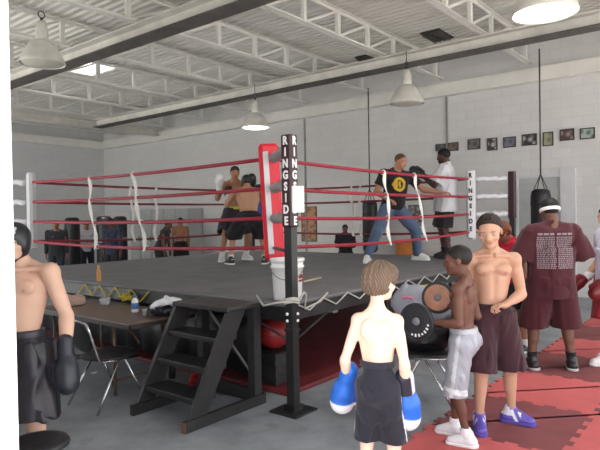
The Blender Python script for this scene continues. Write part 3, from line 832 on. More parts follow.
# roof trusses: one built, the rest copied
def truss(y, x0, x1):
    t = empty('roof_truss', (x0, y, 4.76), 'white open-web steel roof truss under the ribbed deck', 'truss', 'white roof trusses running to the far wall')
    zb, zt = 4.76, 5.22
    for nm, z in (('bottom_chord', zb), ('top_chord', zt)):
        mb = MB()
        for s_ in (-1, 1):
            mb.box((x0+(.1 if z == zb else 0), y+s_*.038-.03, z-.006), (x1-(.1 if z == zb else 0), y+s_*.038+.03, z+.006)); mb.box((x0+(.1 if z == zb else 0), y+s_*.01-.004, z), (x1-(.1 if z == zb else 0), y+s_*.01+.004, z+(.05 if z == zb else -.05)))
        mb.build(nm, 'white_steel', t)
    n = int(round((x1-x0)/.98)); L = (x1-x0)/n
    vs = None; dg_ = None
    for i in range(n):
        xv = x0+L*(i+.55)
        if vs is None:
            vs = MB().box((-.04, -.03, 0), (.04, .03, zt-zb)).build('vertical_web', 'white_steel', t, local=True); o = vs
            dg_ = MB().bar((.02, 0, .02), (L-.02, 0, zt-zb-.03), .04, .04, (0, 1, 0)).build('diagonal_web', 'white_steel', t, local=True); d = dg_
        else:
            o = vs.copy(); COL.objects.link(o); d = dg_.copy(); COL.objects.link(d)
        o.location = (xv-x0, 0, 0)
        d.location = (xv-x0, 0, 0)
        if i == n-1: bpy.data.objects.remove(d)
    return t
tr0 = truss(-2.2, XW, XE-.02)
for k in range(1, 8):
    c = copy_tree(tr0); c.location.y = -2.2+1.95*k
c = copy_tree(tr0); c.location.y = 14.0

def ibeam(label, x, y0, y1, top=4.75, w=.32, h=.23, along='y', dark=True):
    t = empty('steel_beam', ((x, y0, top-h) if along == 'y' else (y0, x, top-h)), label, 'beam', kind='thing')
    def bx(a0, a1, z0, z1):
        return MB().box((x+a0, y0, z0), (x+a1, y1, z1)) if along == 'y' else MB().box((y0, x+a0, z0), (y1, x+a1, z1))
    bx(-.012, .012, top-h+.02, top-.02).build('web', 'beam', t)
    bx(-w/2, w/2, top-.02, top).build('top_flange', 'beam', t)
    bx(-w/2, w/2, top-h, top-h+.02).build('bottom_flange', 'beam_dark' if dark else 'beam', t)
    return t
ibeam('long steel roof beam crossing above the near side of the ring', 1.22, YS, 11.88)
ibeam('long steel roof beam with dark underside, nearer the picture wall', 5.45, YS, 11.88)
ibeam('white cross girder at the far end of the roof beams', 12.0, XW, XE-.14, along='x', dark=False)

# conduits on the far wall
for px, pt, pb in ((304, 103, 215), (446, 84, 150)):
    a = on_x(px, pt, XE-.03)
    struct('trim_%d' % (3 if px == 304 else 4), MB().box((XE-.04, a.y-.018, 0.4), (XE, a.y+.018, 4.38)), 'grey_pipe')

# door in the far wall
a = on_x(519, 178, XE); b_ = on_x(561, 176, XE); dy0, dy1 = b_.y, a.y; dz = 2.42
dm = MB().box((XE-.03, dy0, 0), (XE, dy1, dz))
d1 = struct('door_1', dm, 'grey_metal'); d1['label'] = 'grey metal door in the white block wall behind the heavy bag'
MB().box((XE-.07, dy0-.28, 0), (XE, dy0, dz+.14)).box((XE-.07, dy1, 0), (XE, dy1+.09, dz+.05)).box((XE-.07, dy0, dz), (XE, dy1, dz+.05)).build('door_frame', 'pad_white', d1, local=True)
# near doorway jamb
j = struct('door_2', MB().box((XW-.26, OPN-.064, 0), (XW-.20, OPN+.10, 3.9)).box((XW-.20, OPN-.064, 0), (XW-.0, OPN, 3.9)), 'white_steel')
j['label'] = 'white steel jamb of the open doorway beside the camera'
MB().bar((XW-.1, OPN-.074, 0), (XW-.1, OPN-.074, 3.9), .02, .03).build('door_stop', 'white_steel', j, local=True)
for z in (.62, .87, 1.55, 2.2):
    MB().box((XW-.215, OPN-.080, z), (XW-.15, OPN-.062, z+.06)).build('hinge', 'dark_iron', j, local=True)

# floor mats: interlocking one-metre tiles
def teeth(n=10, a=.022):
    out = []
    for i in range(n):
        s_ = a if i % 2 else -a
        out += [(i/n, s_), ((i+1)/n, s_)]
    return out
tt = teeth()
X0, Y0 = -.1, -1.82
for i in range(-2, 6):
    for jx in range(0, 3):
        x0, y1 = X0+i, Y0-jx*.98; x1, y0 = x0+1, y1-.98
        poly = [(x0+t, y0+s_) for t, s_ in tt] + [(x1+s_, y0+t*.98) for t, s_ in tt] + [(x0+t, y1+s_) for t, s_ in reversed(tt)] + [(x0+s_, y0+t*.98) for t, s_ in reversed(tt)]
        poly = [(max(min(px_, x1+.022), x0-.022)+(.0012 if px_ < (x0+x1)/2 else -.0012), py_) for px_, py_ in poly]
        dark = (i+jx) % 2 == 0
        o = MB().prism(poly, lambda p: (p[0], p[1], .0), lambda p: (p[0], p[1], .014)).build('floor_mat', 'mat_dark' if dark else 'mat_red')
        tag(o, 'dark maroon interlocking foam tile in the checkered mat floor' if dark else 'red interlocking foam tile in the checkered mat floor', 'mat', 'dark maroon foam mat tiles' if dark else 'red foam mat tiles')

# framed photographs on the far wall
pics = [(436, 446, 144, 151, 'dark framed photograph on wall above the head of the white-shirted man', (60, 58, 62), (96, 92, 96)),
        (447.5, 458.5, 142.5, 151, 'brownish framed photograph on wall, second in the row from the ring side', (110, 88, 74), (70, 60, 54)),
        (468, 480.5, 139, 149.5, 'framed photograph of dark and grey patches, third in wall row', (104, 96, 98), (60, 54, 58)),
        (487.5, 497.5, 138, 150.5, 'small dark upright framed photograph with pale centre, fourth in the wall row', (52, 48, 50), (190, 180, 172)),
        (503.6, 516, 137, 147.5, 'blue-grey framed photograph on white wall, fifth in the row', (110, 112, 128), (84, 82, 92)),
        (522, 537, 134, 145.5, 'wide dark framed photograph with pale figures, just beside the hanging chain', (54, 50, 52), (170, 164, 164)),
        (543, 553.5, 132, 146, 'greenish upright framed photograph on white wall', (150, 152, 116), (108, 112, 96)),
        (560, 574.5, 129, 140.5, 'dark brown framed photograph, second from the far end of the wall row', (78, 58, 56), (150, 132, 128)),
        (580, 595, 128, 139, 'pale green and white framed photograph at the far end of the row', (168, 182, 170), (90, 110, 98)),
        (409, 423, 205, 226, 'dark framed print low on the wall between trainer and white-shirted man', (70, 68, 72), (150, 148, 150)),
        (302, 317, 206.5, 241.5, 'orange-brown framed poster low on the far wall beside the near ring post', (176, 128, 84), (112, 78, 60))]
for (xa, xb, ya, yb, lab, c1, c2) in pics:
    xm, ym = (xa+xb)/2, (ya+yb)/2
    A = on_x(xa, ym, XE); B_ = on_x(xb, ym, XE); T1 = on_x(xm, ya, XE); T2 = on_x(xm, yb, XE)
    y0, y1, z0, z1 = B_.y, A.y, T2.z, T1.z
    t = empty('framed_picture', (XE-.03, (y0+y1)/2, z0), lab, 'picture', 'framed pictures on the far wall' if ya < 200 else None)
    MB().box((XE-.03, y0, z0), (XE, y1, z0+.02)).box((XE-.03, y0, z1-.02), (XE, y1, z1)).box((XE-.03, y0, z0+.02), (XE, y0+.02, z1-.02)).box((XE-.03, y1-.02, z0+.02), (XE, y1, z1-.02)).build('picture_frame', 'frame_dark', t)
    m, nt, b = new_mat('printed photograph')
    v = coords(nt, (1, 1, 1)); nz = N(nt, 'ShaderNodeTexVoronoi'); nz.inputs['Scale'].default_value = 9
    nt.links.new(v, nz.inputs['Vector']); rp = N(nt, 'ShaderNodeValToRGB')
    rp.color_ramp.elements[0].position = .25; rp.color_ramp.elements[1].position = .6
    rp.color_ramp.elements[0].color = (*rgb(*c2), 1); rp.color_ramp.elements[1].color = (*rgb(*c1), 1)
    nt.links.new(nz.outputs['Distance'], rp.inputs['Fac']); nt.links.new(rp.outputs['Color'], b.inputs['Base Color']); b.inputs['Roughness'].default_value = .4
    MB().box((XE-.02, y0+.018, z0+.018), (XE-.002, y1-.018, z1-.018)).build('print', m, t)

# dark vent plates under the deck
for px, py, lab in ((437, 36, 'dark vent plate under the roof deck beyond the long beam'), (366, 59, 'smaller dark vent plate under the roof deck above the far wall')):
    p = gp(px, py, ZD-.02); w_ = .34 if px > 400 else .24
    t = empty('ceiling_vent', (p.x, p.y, ZD-.09), lab, 'vent')
    MB().box((p.x-w_, p.y-w_*.6, ZD-.03), (p.x+w_, p.y+w_*.6, ZD+.01), bev=.008).build('plate', 'dark_iron', t)
    for k in range(4): MB().bar((p.x-w_*.85, p.y-w_*.45+k*w_*.3, ZD-.05), (p.x+w_*.85, p.y-w_*.45+k*w_*.3, ZD-.05), .05, .012, (0, .6, 1)).build('louvre', 'dark_iron', t)
# high-bay lamps
def lamp(px, py, wpx, lab, lit):
    Z = .64*FPX/wpx; p = at(px, py, Z); r = .32
    t = empty('high_bay_lamp', (p.x, p.y, p.z), lab, 'lamp', 'high bay lamps under the roof')
    z = p.z
    MB().lathe([(r, 0), (r*1.02, .015), (r*.98, .05), (r*.84, .16), (r*.60, .28), (r*.38, .34), (r*.30, .35), (r*.30, .34), (r*.36, .33), (r*.58, .27), (r*.82, .15), (r*.96, .04), (r, 0)], (p.x, p.y, z)).build('shade', 'lamp_shell', t)
    MB().lathe([(.001, .0-.03), (r*.5, -.022), (r*.85, .0), (r*.93, .03), (.001, .032)], (p.x, p.y, z), cap=False).build('lens', 'lamp_lit' if lit else 'lamp_glass_off', t)
    MB().lathe([(.001, .34), (.085, .34), (.09, .37), (.09, .50), (.06, .63), (.001, .63)], (p.x, p.y, z)).build('ballast', 'lamp_shell', t)
    top = 4.74
    h = MB().tube([(p.x, p.y, z+.62), (p.x, p.y, z+.68)], .02, 8)
    pts = [(p.x+.05*sin(a), p.y, z+.73-.05*cos(a)) for a in [i*pi/6 for i in range(12)]]
    h.tube(pts, .010, 6, close=True)
    if top > z+.8: h.tube([(p.x, p.y, z+.78), (p.x, p.y, max(top, z+.8))], .008, 6)
    h.build('hook', 'dark_iron', t)
    return p
lp1 = lamp(545, 14, 62, 'large glowing high bay lamp hanging over the matted floor', True)
lp2 = lamp(255.5, 128, 28, 'lit high bay lamp hanging beyond the near ring post', True)
lp3 = lamp(42.5, 64, 43, 'unlit dome high bay lamp hanging just inside the doorway jamb', False)
lp4 = lamp(407, 104, 34.5, 'unlit grey high bay lamp hanging near the far wall', False)

# heavy bags
def heavy_bag(px, Z, ztop, zbot, r, lab, ceil=4.75):
    x, y = xy(px, Z)
    t = empty('heavy_bag', (x, y, zbot), lab, 'punching bag')
    MB().lathe([(.001, zbot), (r*.7, zbot+.01), (r, zbot+.08), (r, ztop-.14), (r*.9, ztop-.04), (r*.6, ztop), (.001, ztop)], (x, y, 0), 24).build('bag', 'bag_black', t)
    for zz in (zbot+.3, ztop-.3): MB().lathe([(r+.001, zz), (r+.006, zz+.01), (r+.006, zz+.05), (r+.001, zz+.06)], (x, y, 0), 24).build('band', 'seat_black', t)
    for k in range(4):
        a = pi/4+k*pi/2
        MB().tube([(x+cos(a)*r*.8, y+sin(a)*r*.8, ztop-.03), (x, y, ztop+.28)], .009, 6).build('strap', 'chain', t)
    MB().tube([(x, y, ztop+.27), (x, y, ceil)], .014, 6).build('chain', 'chain', t)
heavy_bag(541, 10.6, 2.14, .75, .18, 'black heavy bag hanging in front of the grey metal door')
heavy_bag(370, 13.6, 2.05, .8, .18, 'black heavy bag hanging beyond the ring behind the trainer in jeans')
for px, Z, zt, lab in ((72, 15.6, 1.98, 'dark standing bag far back, nearest the white ring corner pad'), (104, 15.0, 2.0, 'dark standing bag far back between the two white rope straps'), (120, 17.0, 2.0, 'dark standing bag far back beside the second rope strap')):
    x, y = xy(px, Z); r = .20
    t = empty('standing_bag', (x, y, 0), lab, 'punching bag')
    MB().lathe([(.001, 0), (.30, 0), (.32, .03), (.31, .12), (.22, .24), (.12, .30), (.11, .42), (.001, .42)], (x, y, 0), 24).build('base', 'seat_black', t)
    MB().lathe([(.001, .42), (r*.9, .43), (r, .50), (r, zt-.32), (r*.92, zt-.24), (r*.6, zt-.20), (.001, zt-.20)], (x, y, 0), 24).build('bag', 'bag_black', t)
    MB().lathe([(r+.001, 1.1), (r+.006, 1.11), (r+.006, 1.16), (r+.001, 1.17)], (x, y, 0), 24).build('band', 'pad_grey', t)

# lockers against the far wall
for k in range(5):
    y0 = 10.0+k*.62
    t = empty('locker', (7.7, y0+.3, 0), 'tall grey locker against the far wall, %s' % ['nearest to the ring post', 'second from the ring post', 'middle one', 'second from the room corner', 'nearest the room corner'][k], 'locker', 'grey lockers along the far wall')
    MB().box((7.40, y0+.005, .05), (7.98, y0+.61, 2.02), bev=.01).box((7.42, y0+.02, 0), (7.98, y0+.59, .05)).build('cabinet', 'grey_metal', t)
    d = MB().box((7.385, y0+.03, .09), (7.40, y0+.585, 1.98)).build('door', 'grey_metal', t)
    MB().box((7.365, y0+.07, .95), (7.385, y0+.10, 1.12)).build('handle', 'dark_iron', d)
# orange drum behind the ring
ox, oy = xy(404, 13.2)
t = empty('storage_bin', (ox, oy, 0), 'orange bin standing beyond the ring near the far wall', 'bin')
MB().lathe([(.001, 0), (.17, 0), (.19, .2), (.20, 1.08), (.21, 1.10), (.19, 1.10), (.001, 1.09)], (ox, oy, 0), 20).build('drum', 'orange_box', t)
MB().lathe([(.205, 1.02), (.225, 1.03), (.225, 1.08), (.205, 1.09)], (ox, oy, 0), 20).build('rim', 'orange_box', t)
# ------------------------------------------------------------------ the boxing ring
ZC = .93
RX0, RX1, RY0, RY1 = -.43, 5.45, -.60, 5.40
ring = empty('boxing_ring', (2.5, 2.4, 0), 'raised boxing ring with red ropes, grey canvas and black corner posts', 'boxing ring')
MB().box((RX0, RY0, ZC-.035), (RX1, RY1, ZC), bev=.012).build('canvas', 'canvas', ring)
pf = MB()
for a, b_ in (((RX0+.01, RY0+.01), (RX1-.01, RY0+.09)), ((RX0+.01, RY1-.09), (RX1-.01, RY1-.01)), ((RX0+.01, RY0+.09), (RX0+.09, RY1-.09)), ((RX1-.09, RY0+.09), (RX1-.01, RY1-.09))):
    pf.box((*a, ZC-.17), (*b_, ZC-.036))
pf.build('platform_edge', 'black_steel', ring)
for x in (RX0+.9, RX0+2.2, RX0+3.6, RX0+5.0):
    MB().box((x-.04, RY0+.10, ZC-.22), (x+.04, RY1-.10, ZC-.04)).build('joist', 'grey_pipe', ring)
for x in (RX0+.9, 2.5, RX1-.9):
    for y in (RY0+.7, 2.4, RY1-.7):
        MB().box((x-.04, y-.04, .045), (x+.04, y+.04, ZC-.2)).build('leg', 'black_steel', ring)
for y in (RY0+.7, 2.4, RY1-.7):
    MB().tube([(RX0+.15, y, .62), (RX1-.15, y, .62)], .03, 8).build('cross_pipe', 'grey_pipe', ring)
sk_ = MB(); vs = []; n_ = 90
for i in range(n_+1):
    y = -.12+(5.42)*i/n_; dx = .012*sin(i*1.3)+.008*sin(i*.47)
    for z, ox in ((.20, dx*1.6), (.50, dx), (.765, 0)): vs += [(-.372+ox, y, z), (-.364+ox, y, z)]
fs = []
for i in range(n_):
    a, b_ = i*6, i*6+6
    for k in (0, 2): fs += [(a+k, a+k+2, b_+k+2, b_+k), (a+k+1, b_+k+1, b_+k+3, a+k+3)]
    fs += [(a, b_, b_+1, a+1), (a+4, a+5, b_+5, b_+4)]
fs += [(0, 1, 3, 2), (2, 3, 5, 4), (n_*6, n_*6+2, n_*6+3, n_*6+1), (n_*6+2, n_*6+4, n_*6+5, n_*6+3)]
sk_.add(vs, fs, True); sk_.build('apron_skirt', 'bag_black', ring)
# red pad laid on the floor beneath the ring: a thing of its own
tag(MB().box((-.20, -.42, .0), (5.3, 5.2, .045), bev=.01).build('floor_pad', 'under_red'), 'large red vinyl floor pad lying under the raised ring', 'floor pad')

# corners
pads = {'n': (.02, -.02), 'l': (-.08, 4.76), 'r': (5.05, -.10), 'b': (4.98, 4.72)}
posts = {'n': (-.47, -.70), 'l': (-.50, 5.47), 'r': (5.55, -.62), 'b': (5.50, 5.45)}
ZR = [2.29, 1.99, 1.69, 1.39]
pmat = {'n': 'pad_red', 'l': 'pad_white', 'r': 'pad_white', 'b': 'pad_blue'}
for c in 'nlrb':
    px_, py_ = posts[c]; qx, qy = pads[c]
    ps = MB().box((px_-.04, py_-.04, .0), (px_+.04, py_+.04, 2.40)).build('corner_post', 'black_steel', ring)
    MB().box((px_-.15, py_-.15, 0), (px_+.15, py_+.15, .018)).build('base_plate', 'black_steel', ps)
    MB().box((px_-.06, py_-.06, .018), (px_+.06, py_+.06, .06)).build('base_socket', 'black_steel', ps)
    MB().box((px_-.05, py_-.05, .70), (px_+.05, py_+.05, .73)).build('collar', 'black_steel', ps)
    sx, sy = (1 if qx > px_ else -1), (1 if qy > py_ else -1)
    MB().tube([(px_, py_, .60), (px_+sx*.02, py_+sy*.55, ZC-.14)], .012, 6).build('brace', 'black_steel', ps)
    MB().tube([(px_, py_, .60), (px_+sx*.55, py_+sy*.02, ZC-.14)], .012, 6).build('brace', 'black_steel', ps)
    MB().box((px_-.055, py_-.055, 1.61), (px_+.055, py_+.055, 2.41), bev=.012).build('post_cover', 'pad_black', ps)
    for zz in (.80, .86):
        for dx, dy in ((-.062, .0), (.0, -.062)):
            MB().lathe([(.001, 0), (.014, 0), (.012, .010), (.001, .012)], (px_+(dx+.02*0), py_+dy, zz), 10, axis=(1 if dx == 0 and False else dx, dy, 0)).build('bolt', 'letter_white', ps)
    # corner pad, its broad face square to the corner diagonal
    dv = Vector((px_-qx, py_-qy, 0)).normalized(); ang = atan2(dv.y, dv.x)
    R = Matrix.Rotation(ang, 3, 'Z')
    hw = .10 if c != 'l' else .075
    if c == 'n': R = R @ Matrix.Rotation(radians(2.6), 3, 'X'); qx, qy = qx+.02, qy-.02
    pd = MB().box((qx-.05, qy-hw, 1.27), (qx+.05, qy+hw, 2.44), R, (qx, qy, 1.7), bev=.03).build('corner_pad', pmat[c], ring)
    if c == 'n':
        MB().box((qx+.045, qy-.072+.0, 1.33), (qx+.056, qy-.015, 2.36), R, (qx, qy, 1.7), bev=.005).build('stripe', 'pad_white', pd)
    if c == 'r':
        # black lettered strip down the pad's side
        sdv = Vector((dv.y, -dv.x, 0))
        if sdv.dot(R0) > 0 and False: sdv = -sdv
        toward = (CAM-Vector((qx, qy, 1.7))); toward.z = 0; toward.normalize()
        nrm_ = sdv if sdv.dot(toward) > 0 else -sdv
        base = Vector((qx, qy, 0))-dv*.055
        xax = nrm_.cross(Vector((0, 0, 1))); xax = -xax if xax.dot(R0) < 0 else xax
        M4 = Matrix((xax, Vector((0, 0, 1)), nrm_)).transposed().to_4x4()
        for k, ch in enumerate('RINGSIDE'):
            M4.translation = base + nrm_*(hw*.55+.052) + Vector((0, 0, 2.34-k*.128)) - Vector((2.5, 2.4, 0))
            letters(ch, .105, M4 @ Matrix.Diagonal((.8, 1, 1, 1)), 'letter_black', pd, 'letter', bold=.006)
        MB().bar(base+nrm_*hw*.55+Vector((0, 0, 1.3)), base+nrm_*hw*.55+Vector((0, 0, 2.42)), .075, .09, nrm_).build('side_strip', 'pad_white', pd)
    # turnbuckles and their covers
    for k, z in enumerate(ZR):
        a = Vector((px_, py_, z)); b_ = Vector((qx, qy, z)); d = (b_-a).normalized()
        tb = MB().tube([a+d*.03, b_-d*.02], .016, 8).build('turnbuckle', 'dark_iron', ring)
        L = (b_-a).length
        if k < 3:
            n_ = 9
            pts = [a+d*(.10+(L-.17)*i/(n_-1)) + Vector((0, 0, .012*sin(i*2.4))) for i in range(n_)]
            rr = [.040+.008*(i % 2) for i in range(n_)]
            MB().tube(pts, rr, 10).build('turnbuckle_cover', 'pad_grey' if c == 'n' else 'pad_white', tb)
# RINGSIDE on the two visible faces of the near post
px_, py_ = posts['n']; cov = [o for o in bpy.data.objects if o.name.startswith('post_cover')][0]
for k, ch in enumerate('RINGSIDE'):
    z = 2.355-k*.099
    for xax, nn in ((Vector((0, -1, 0)), Vector((-1, 0, 0))), (Vector((1, 0, 0)), Vector((0, -1, 0)))):
        M4 = Matrix((xax, Vector((0, 0, 1)), nn)).transposed().to_4x4()
        M4.translation = Vector((px_, py_, z))+nn*.057-Vector((2.5, 2.4, 0))
        letters(ch, .100, M4 @ Matrix.Diagonal((.82, 1, 1, 1)), 'letter_white', cov.parent, 'letter', bold=.004)
# paper on the post
tag(MB().box((px_-.055, py_-.09, 1.735), (px_+.09, py_-.060, 1.965), bev=.006).build('paper_pad', 'paper'), 'white paper pad fixed to the lettered face of the near ring post', 'paper')

# ropes
def rope(c1, c2, k, m, sag):
    a, b_ = Vector((*pads[c1], ZR[k])), Vector((*pads[c2], ZR[k])); n_ = 14
    ds = (b_-a).normalized(); a = a+ds*.05; b_ = b_-ds*.05
    pts = [a.lerp(b_, i/n_) - Vector((0, 0, sag*4*(i/n_)*(1-i/n_))) for i in range(n_+1)]
    MB().tube(pts, .020, 8).build('ring_rope', m, ring)
SG = [.03, .02, .03, .05]
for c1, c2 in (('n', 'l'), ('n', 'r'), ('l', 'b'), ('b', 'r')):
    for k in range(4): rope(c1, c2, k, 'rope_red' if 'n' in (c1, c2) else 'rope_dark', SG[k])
def rope_pt(c1, c2, t, k):
    return Vector((*pads[c1], ZR[k])).lerp(Vector((*pads[c2], ZR[k])), t) - Vector((0, 0, SG[k]*4*t*(1-t)))
def find_t(c1, c2, px):
    best = min(((abs(proj(rope_pt(c1, c2, i/400, 1))[0]-px), i/400) for i in range(401)))
    return best[1]
def spacer(c1, c2, pxs, out):
    pts = []
    for k in range(4):
        t = find_t(c1, c2, pxs[k]); p = rope_pt(c1, c2, t, k); pts.append(p)
    d = (Vector((*pads[c2], 0))-Vector((*pads[c1], 0))).normalized(); nv = Vector((d.y, -d.x, 0))
    if nv.dot(CAM-pts[0]) < 0: nv = -nv
    fine = []
    for k in range(3):
        for i in range(6):
            t = i/6; fine.append(pts[k].lerp(pts[k+1], t) + d*.025*sin(t*pi)*(1 if k % 2 else -1) + nv*(.026-.012*sin(t*pi)))
    fine.append(pts[3]+nv*.026); fine.append(pts[3]+nv*.03-Vector((0, 0, .04))+d*.02)
    mb = MB(); vs = []; w = .026
    for i, p in enumerate(fine):
        tw = .35*sin(i*.9); s_ = d*cos(tw)+nv*sin(tw)
        for a, b2 in ((-w, -.004), (w, -.004), (w, .004), (-w, .004)): vs.append(p+s_*a+nv*b2)
    m_ = len(fine); fs = []
    for i in range(m_-1):
        for j_ in range(4): fs.append((i*4+j_, i*4+(j_+1) % 4, i*4+4+(j_+1) % 4, i*4+4+j_))
    fs += [(3, 2, 1, 0), tuple((m_-1)*4+j_ for j_ in range(4))]
    mb.add(vs, fs)
    s0 = mb.build('rope_spacer', 'strap', ring)
    for k in range(4):
        MB().tube([pts[k]+nv*.03*cos(a)+Vector((0, 0, .03*sin(a))) for a in [i*pi/5 for i in range(10)]], .009, 5, close=True).build('loop', 'strap', s0)
spacer('n', 'l', (91, 91, 94, 96), 1); spacer('n', 'l', (133.5, 137, 141, 145), 1)
spacer('n', 'r', (383.6, 386, 387, 388), 1); spacer('n', 'r', (414, 417, 421, 424), 1)
spacer('b', 'r', (352, 352, 353, 353), 1); spacer('b', 'r', (361, 360, 361, 361), 1)
spacer('l', 'b', (130, 131, 132, 133), 1); spacer('l', 'b', (156, 155, 155, 154), 1)

# lacing along the apron edges
def lacing(p0, p1, n_, m, out, amp=.09, parent=ring):
    p0, p1 = Vector(p0), Vector(p1); pts = []
    for i in range(n_+1):
        p = p0.lerp(p1, i/n_)
        if i % 2: p = p+Vector((0, 0, -amp))+out*.02
        else: p = p+out*.012
        pts.append(p)
    fine = []
    for i in range(n_):
        for t in (0, .2, .5, .8): fine.append(pts[i].lerp(pts[i+1], t))
    fine.append(pts[-1])
    return MB().tube(fine, .0075, 7).build('lacing_rope', m, parent)
lacing((RX0+.1, RY0, ZC-.01), (RX1-.2, RY0, ZC-.01), 26, 'rope_white', Vector((0, -1, 0)), .09)
ly0 = on_x(150, 295, RX0).y; ly1 = on_x(92, 288, RX0).y
lacing((RX0, ly0, ZC-.03), (RX0, ly1+.3, ZC-.03), 9, 'rope_yellow', Vector((-1, 0, 0)), .13)
# rope tied round the near post
px_, py_ = posts['n']
kn = MB()
for z in (.955, .975, .99):
    kn.tube([(px_+.062*cos(a)*1.05, py_+.062*sin(a)*1.05, z+.01*sin(a*2)) for a in [i*pi/8 for i in range(16)]], .009, 6, close=True)
a0 = Vector((px_-.05, py_-.03, .97))
kn.tube([a0, a0+Vector((-.06, .10, -.01)), a0+Vector((-.02, .30, -.06)), a0+Vector((.02, .42, .02))], .009, 6)
a0 = Vector((px_+.03, py_-.055, .97))
kn.tube([a0, a0+Vector((.10, .02, .06)), a0+Vector((.18, .06, .03)), a0+Vector((.17, .07, -.10)), a0+Vector((.42, .085, -.07)), a0+Vector((.55, .09, .0))], .009, 6)
kn.build('post_lashing', 'rope_white', ring)

# things on and under the ring
bx_, by_ = at(287.5, 280, 5.30).x, at(287.5, 280, 5.30).y
bk = empty('bucket', (bx_, by_, ZC), 'white plastic bucket standing on the canvas behind the near ring post', 'bucket')
r0, r1, hb = .128, .152, .385
MB().lathe([(.001, .0), (r0, .0), (r0+.004, .01), (r1-.006, hb-.09), (r1+.004, hb-.088), (r1+.006, hb-.07), (r1-.004, hb-.065), (r1, hb-.03), (r1+.010, hb-.028), (r1+.010, hb), (r1-.006, hb), (r1-.008, hb-.03), (r0-.006, .012), (.001, .010)], (bx_, by_, ZC), 36).build('pail', 'bucket', bk)
lab = MB(); n_ = 8
for i in range(n_):
    a0, a1 = [-2.25+.13*i+j_*.13 for j_ in (0, 1)]
    for (z0, z1) in ((.185, .205), (.215, .245)):
        ra, rb_ = r0+(r1-r0)*z0/hb+.003, r0+(r1-r0)*z1/hb+.003
        pass
b_dir = atan2(R0.y, R0.x)
for (z0, z1) in ((.17, .19), (.20, .235)):
    for i in range(9):
        a0 = b_dir-.75+.13*i; a1 = a0+.13
        ra, rb_ = r0+(r1-r0)*z0/hb+.002, r0+(r1-r0)*z1/hb+.002
        lab.add([(bx_+ra*cos(a0), by_+ra*sin(a0), ZC+z0), (bx_+ra*cos(a1), by_+ra*sin(a1), ZC+z0), (bx_+rb_*cos(a1), by_+rb_*sin(a1), ZC+z1), (bx_+rb_*cos(a0), by_+rb_*sin(a0), ZC+z1)], [(0, 1, 2, 3)])
lab.build('label_print', 'red_plastic', bk)
hd = MB().tube([(bx_-R0.x*r1*cos(a)+0, by_-R0.y*r1*cos(a), ZC+hb-.06-.22*sin(a)) for a in [pi*i/12 for i in range(13)]], .004, 6)
hd2 = MB()
for i in range(1):
    hd2.tube([(bx_-(R0.x*cos(a)-F0.x*.9*sin(a))*(r1+.008)*-1, by_-(R0.y*cos(a)-F0.y*.9*sin(a))*(r1+.008)*-1, ZC+hb-.06-.13*sin(a)) for a in [pi*i_/14 for i_ in range(15)]], .004, 6)
hd2.build('handle', 'grey_pipe', bk)
# wooden stick lying behind the bucket
p0 = at(304, 264.5, 6.6); p1 = at(321, 263.5, 7.0)
tag(MB().tube([(p0.x, p0.y, ZC+.012), (p1.x, p1.y, ZC+.012)], .011, 8).build('wooden_stick', mat('pale wood', rgb(220, 200, 168), .6)), 'pale wooden stick lying on the canvas beside the bucket', 'stick')
# small amber bottle near the canvas edge
p = on_x(99, 283, RX0+.12)
bt = empty('spray_bottle', (p.x, p.y, ZC), 'small amber bottle standing at the edge of the canvas above the table', 'bottle')
MB().lathe([(.001, 0), (.026, 0), (.027, .01), (.027, .12), (.014, .15), (.012, .17), (.001, .17)], (p.x, p.y, ZC), 16).build('bottle_body', mat('amber plastic', rgb(206, 146, 66), .35), bt)
MB().lathe([(.001, .168), (.016, .168), (.016, .20), (.001, .2)], (p.x, p.y, ZC), 14).build('cap', mat('pale amber cap', rgb(214, 176, 112), .5), bt)
# red ball on a black crate under the ring
cx_, cy_ = xy(272, 5.75)
cr = empty('crate', (cx_, cy_, .045), 'black crate on the red floor pad under the near ring corner', 'crate')
MB().box((cx_-.17, cy_-.17, .045), (cx_+.17, cy_+.17, .36), bev=.01).build('crate_box', 'black_paint', cr)
for z in (.12, .22, .32):
    MB().box((cx_-.178, cy_-.178, z-.02), (cx_+.178, cy_+.178, z+.02)).build('slat', 'black_paint', cr)
mbb = empty('medicine_ball', (cx_, cy_, .36), 'red medicine ball resting on the black crate under the ring', 'ball')
prof = [(max(.001, .165*sin(a)), .525-.36-.165*cos(a)+0) for a in [pi*i/16 for i in range(17)]]
MB().lathe(prof, (cx_, cy_, .36), 28).build('ball_skin', 'red_plastic', mbb)
MB().tube([(cx_+.166*cos(a), cy_+.166*sin(a), .525) for a in [2*pi*i/28 for i in range(28)]], .003, 5, close=True).build('seam', 'pad_black', mbb)

# ------------------------------------------------------------------ steps up to the ring
SXa, SXb, SYa, SYb = -1.36, -.475, -.31, .38
st = empty('wooden_stairs', (SXa, (SYa+SYb)/2, 0), 'black painted wooden steps leading up to the ring canvas', 'stairs')
for y in (SYa, SYb):
    poly = [(SXa, 0), (SXa+.20, 0), (SXb+.04, ZC-.04), (SXb-.20, ZC-.04)]
    poly = [(SXa-.01, .0), (SXa+.17, .0), (SXa+.17+.66*.80, ZC-.03), (SXa+.66*.80-.04, ZC-.03)]
    MB().prism(poly, lambda p: (p[0], y-.02, p[1]), lambda p: (p[0], y+.02, p[1])).build('stringer', 'black_paint', st)
    rl = MB().box((SXa-.03, y-.045, .0), (SXb+.03, y-.0, .09)).build('base_rail', 'black_paint', st)
    if y == SYa: MB().box((SXa-.034, y-.047, .002), (SXa-.028, y+.002, .088)).build('worn_end', 'wear', rl)
    MB().box((SXb-.09, y-.02, .0), (SXb, y+.06, ZC-.04)).build('back_post', 'black_paint', st)
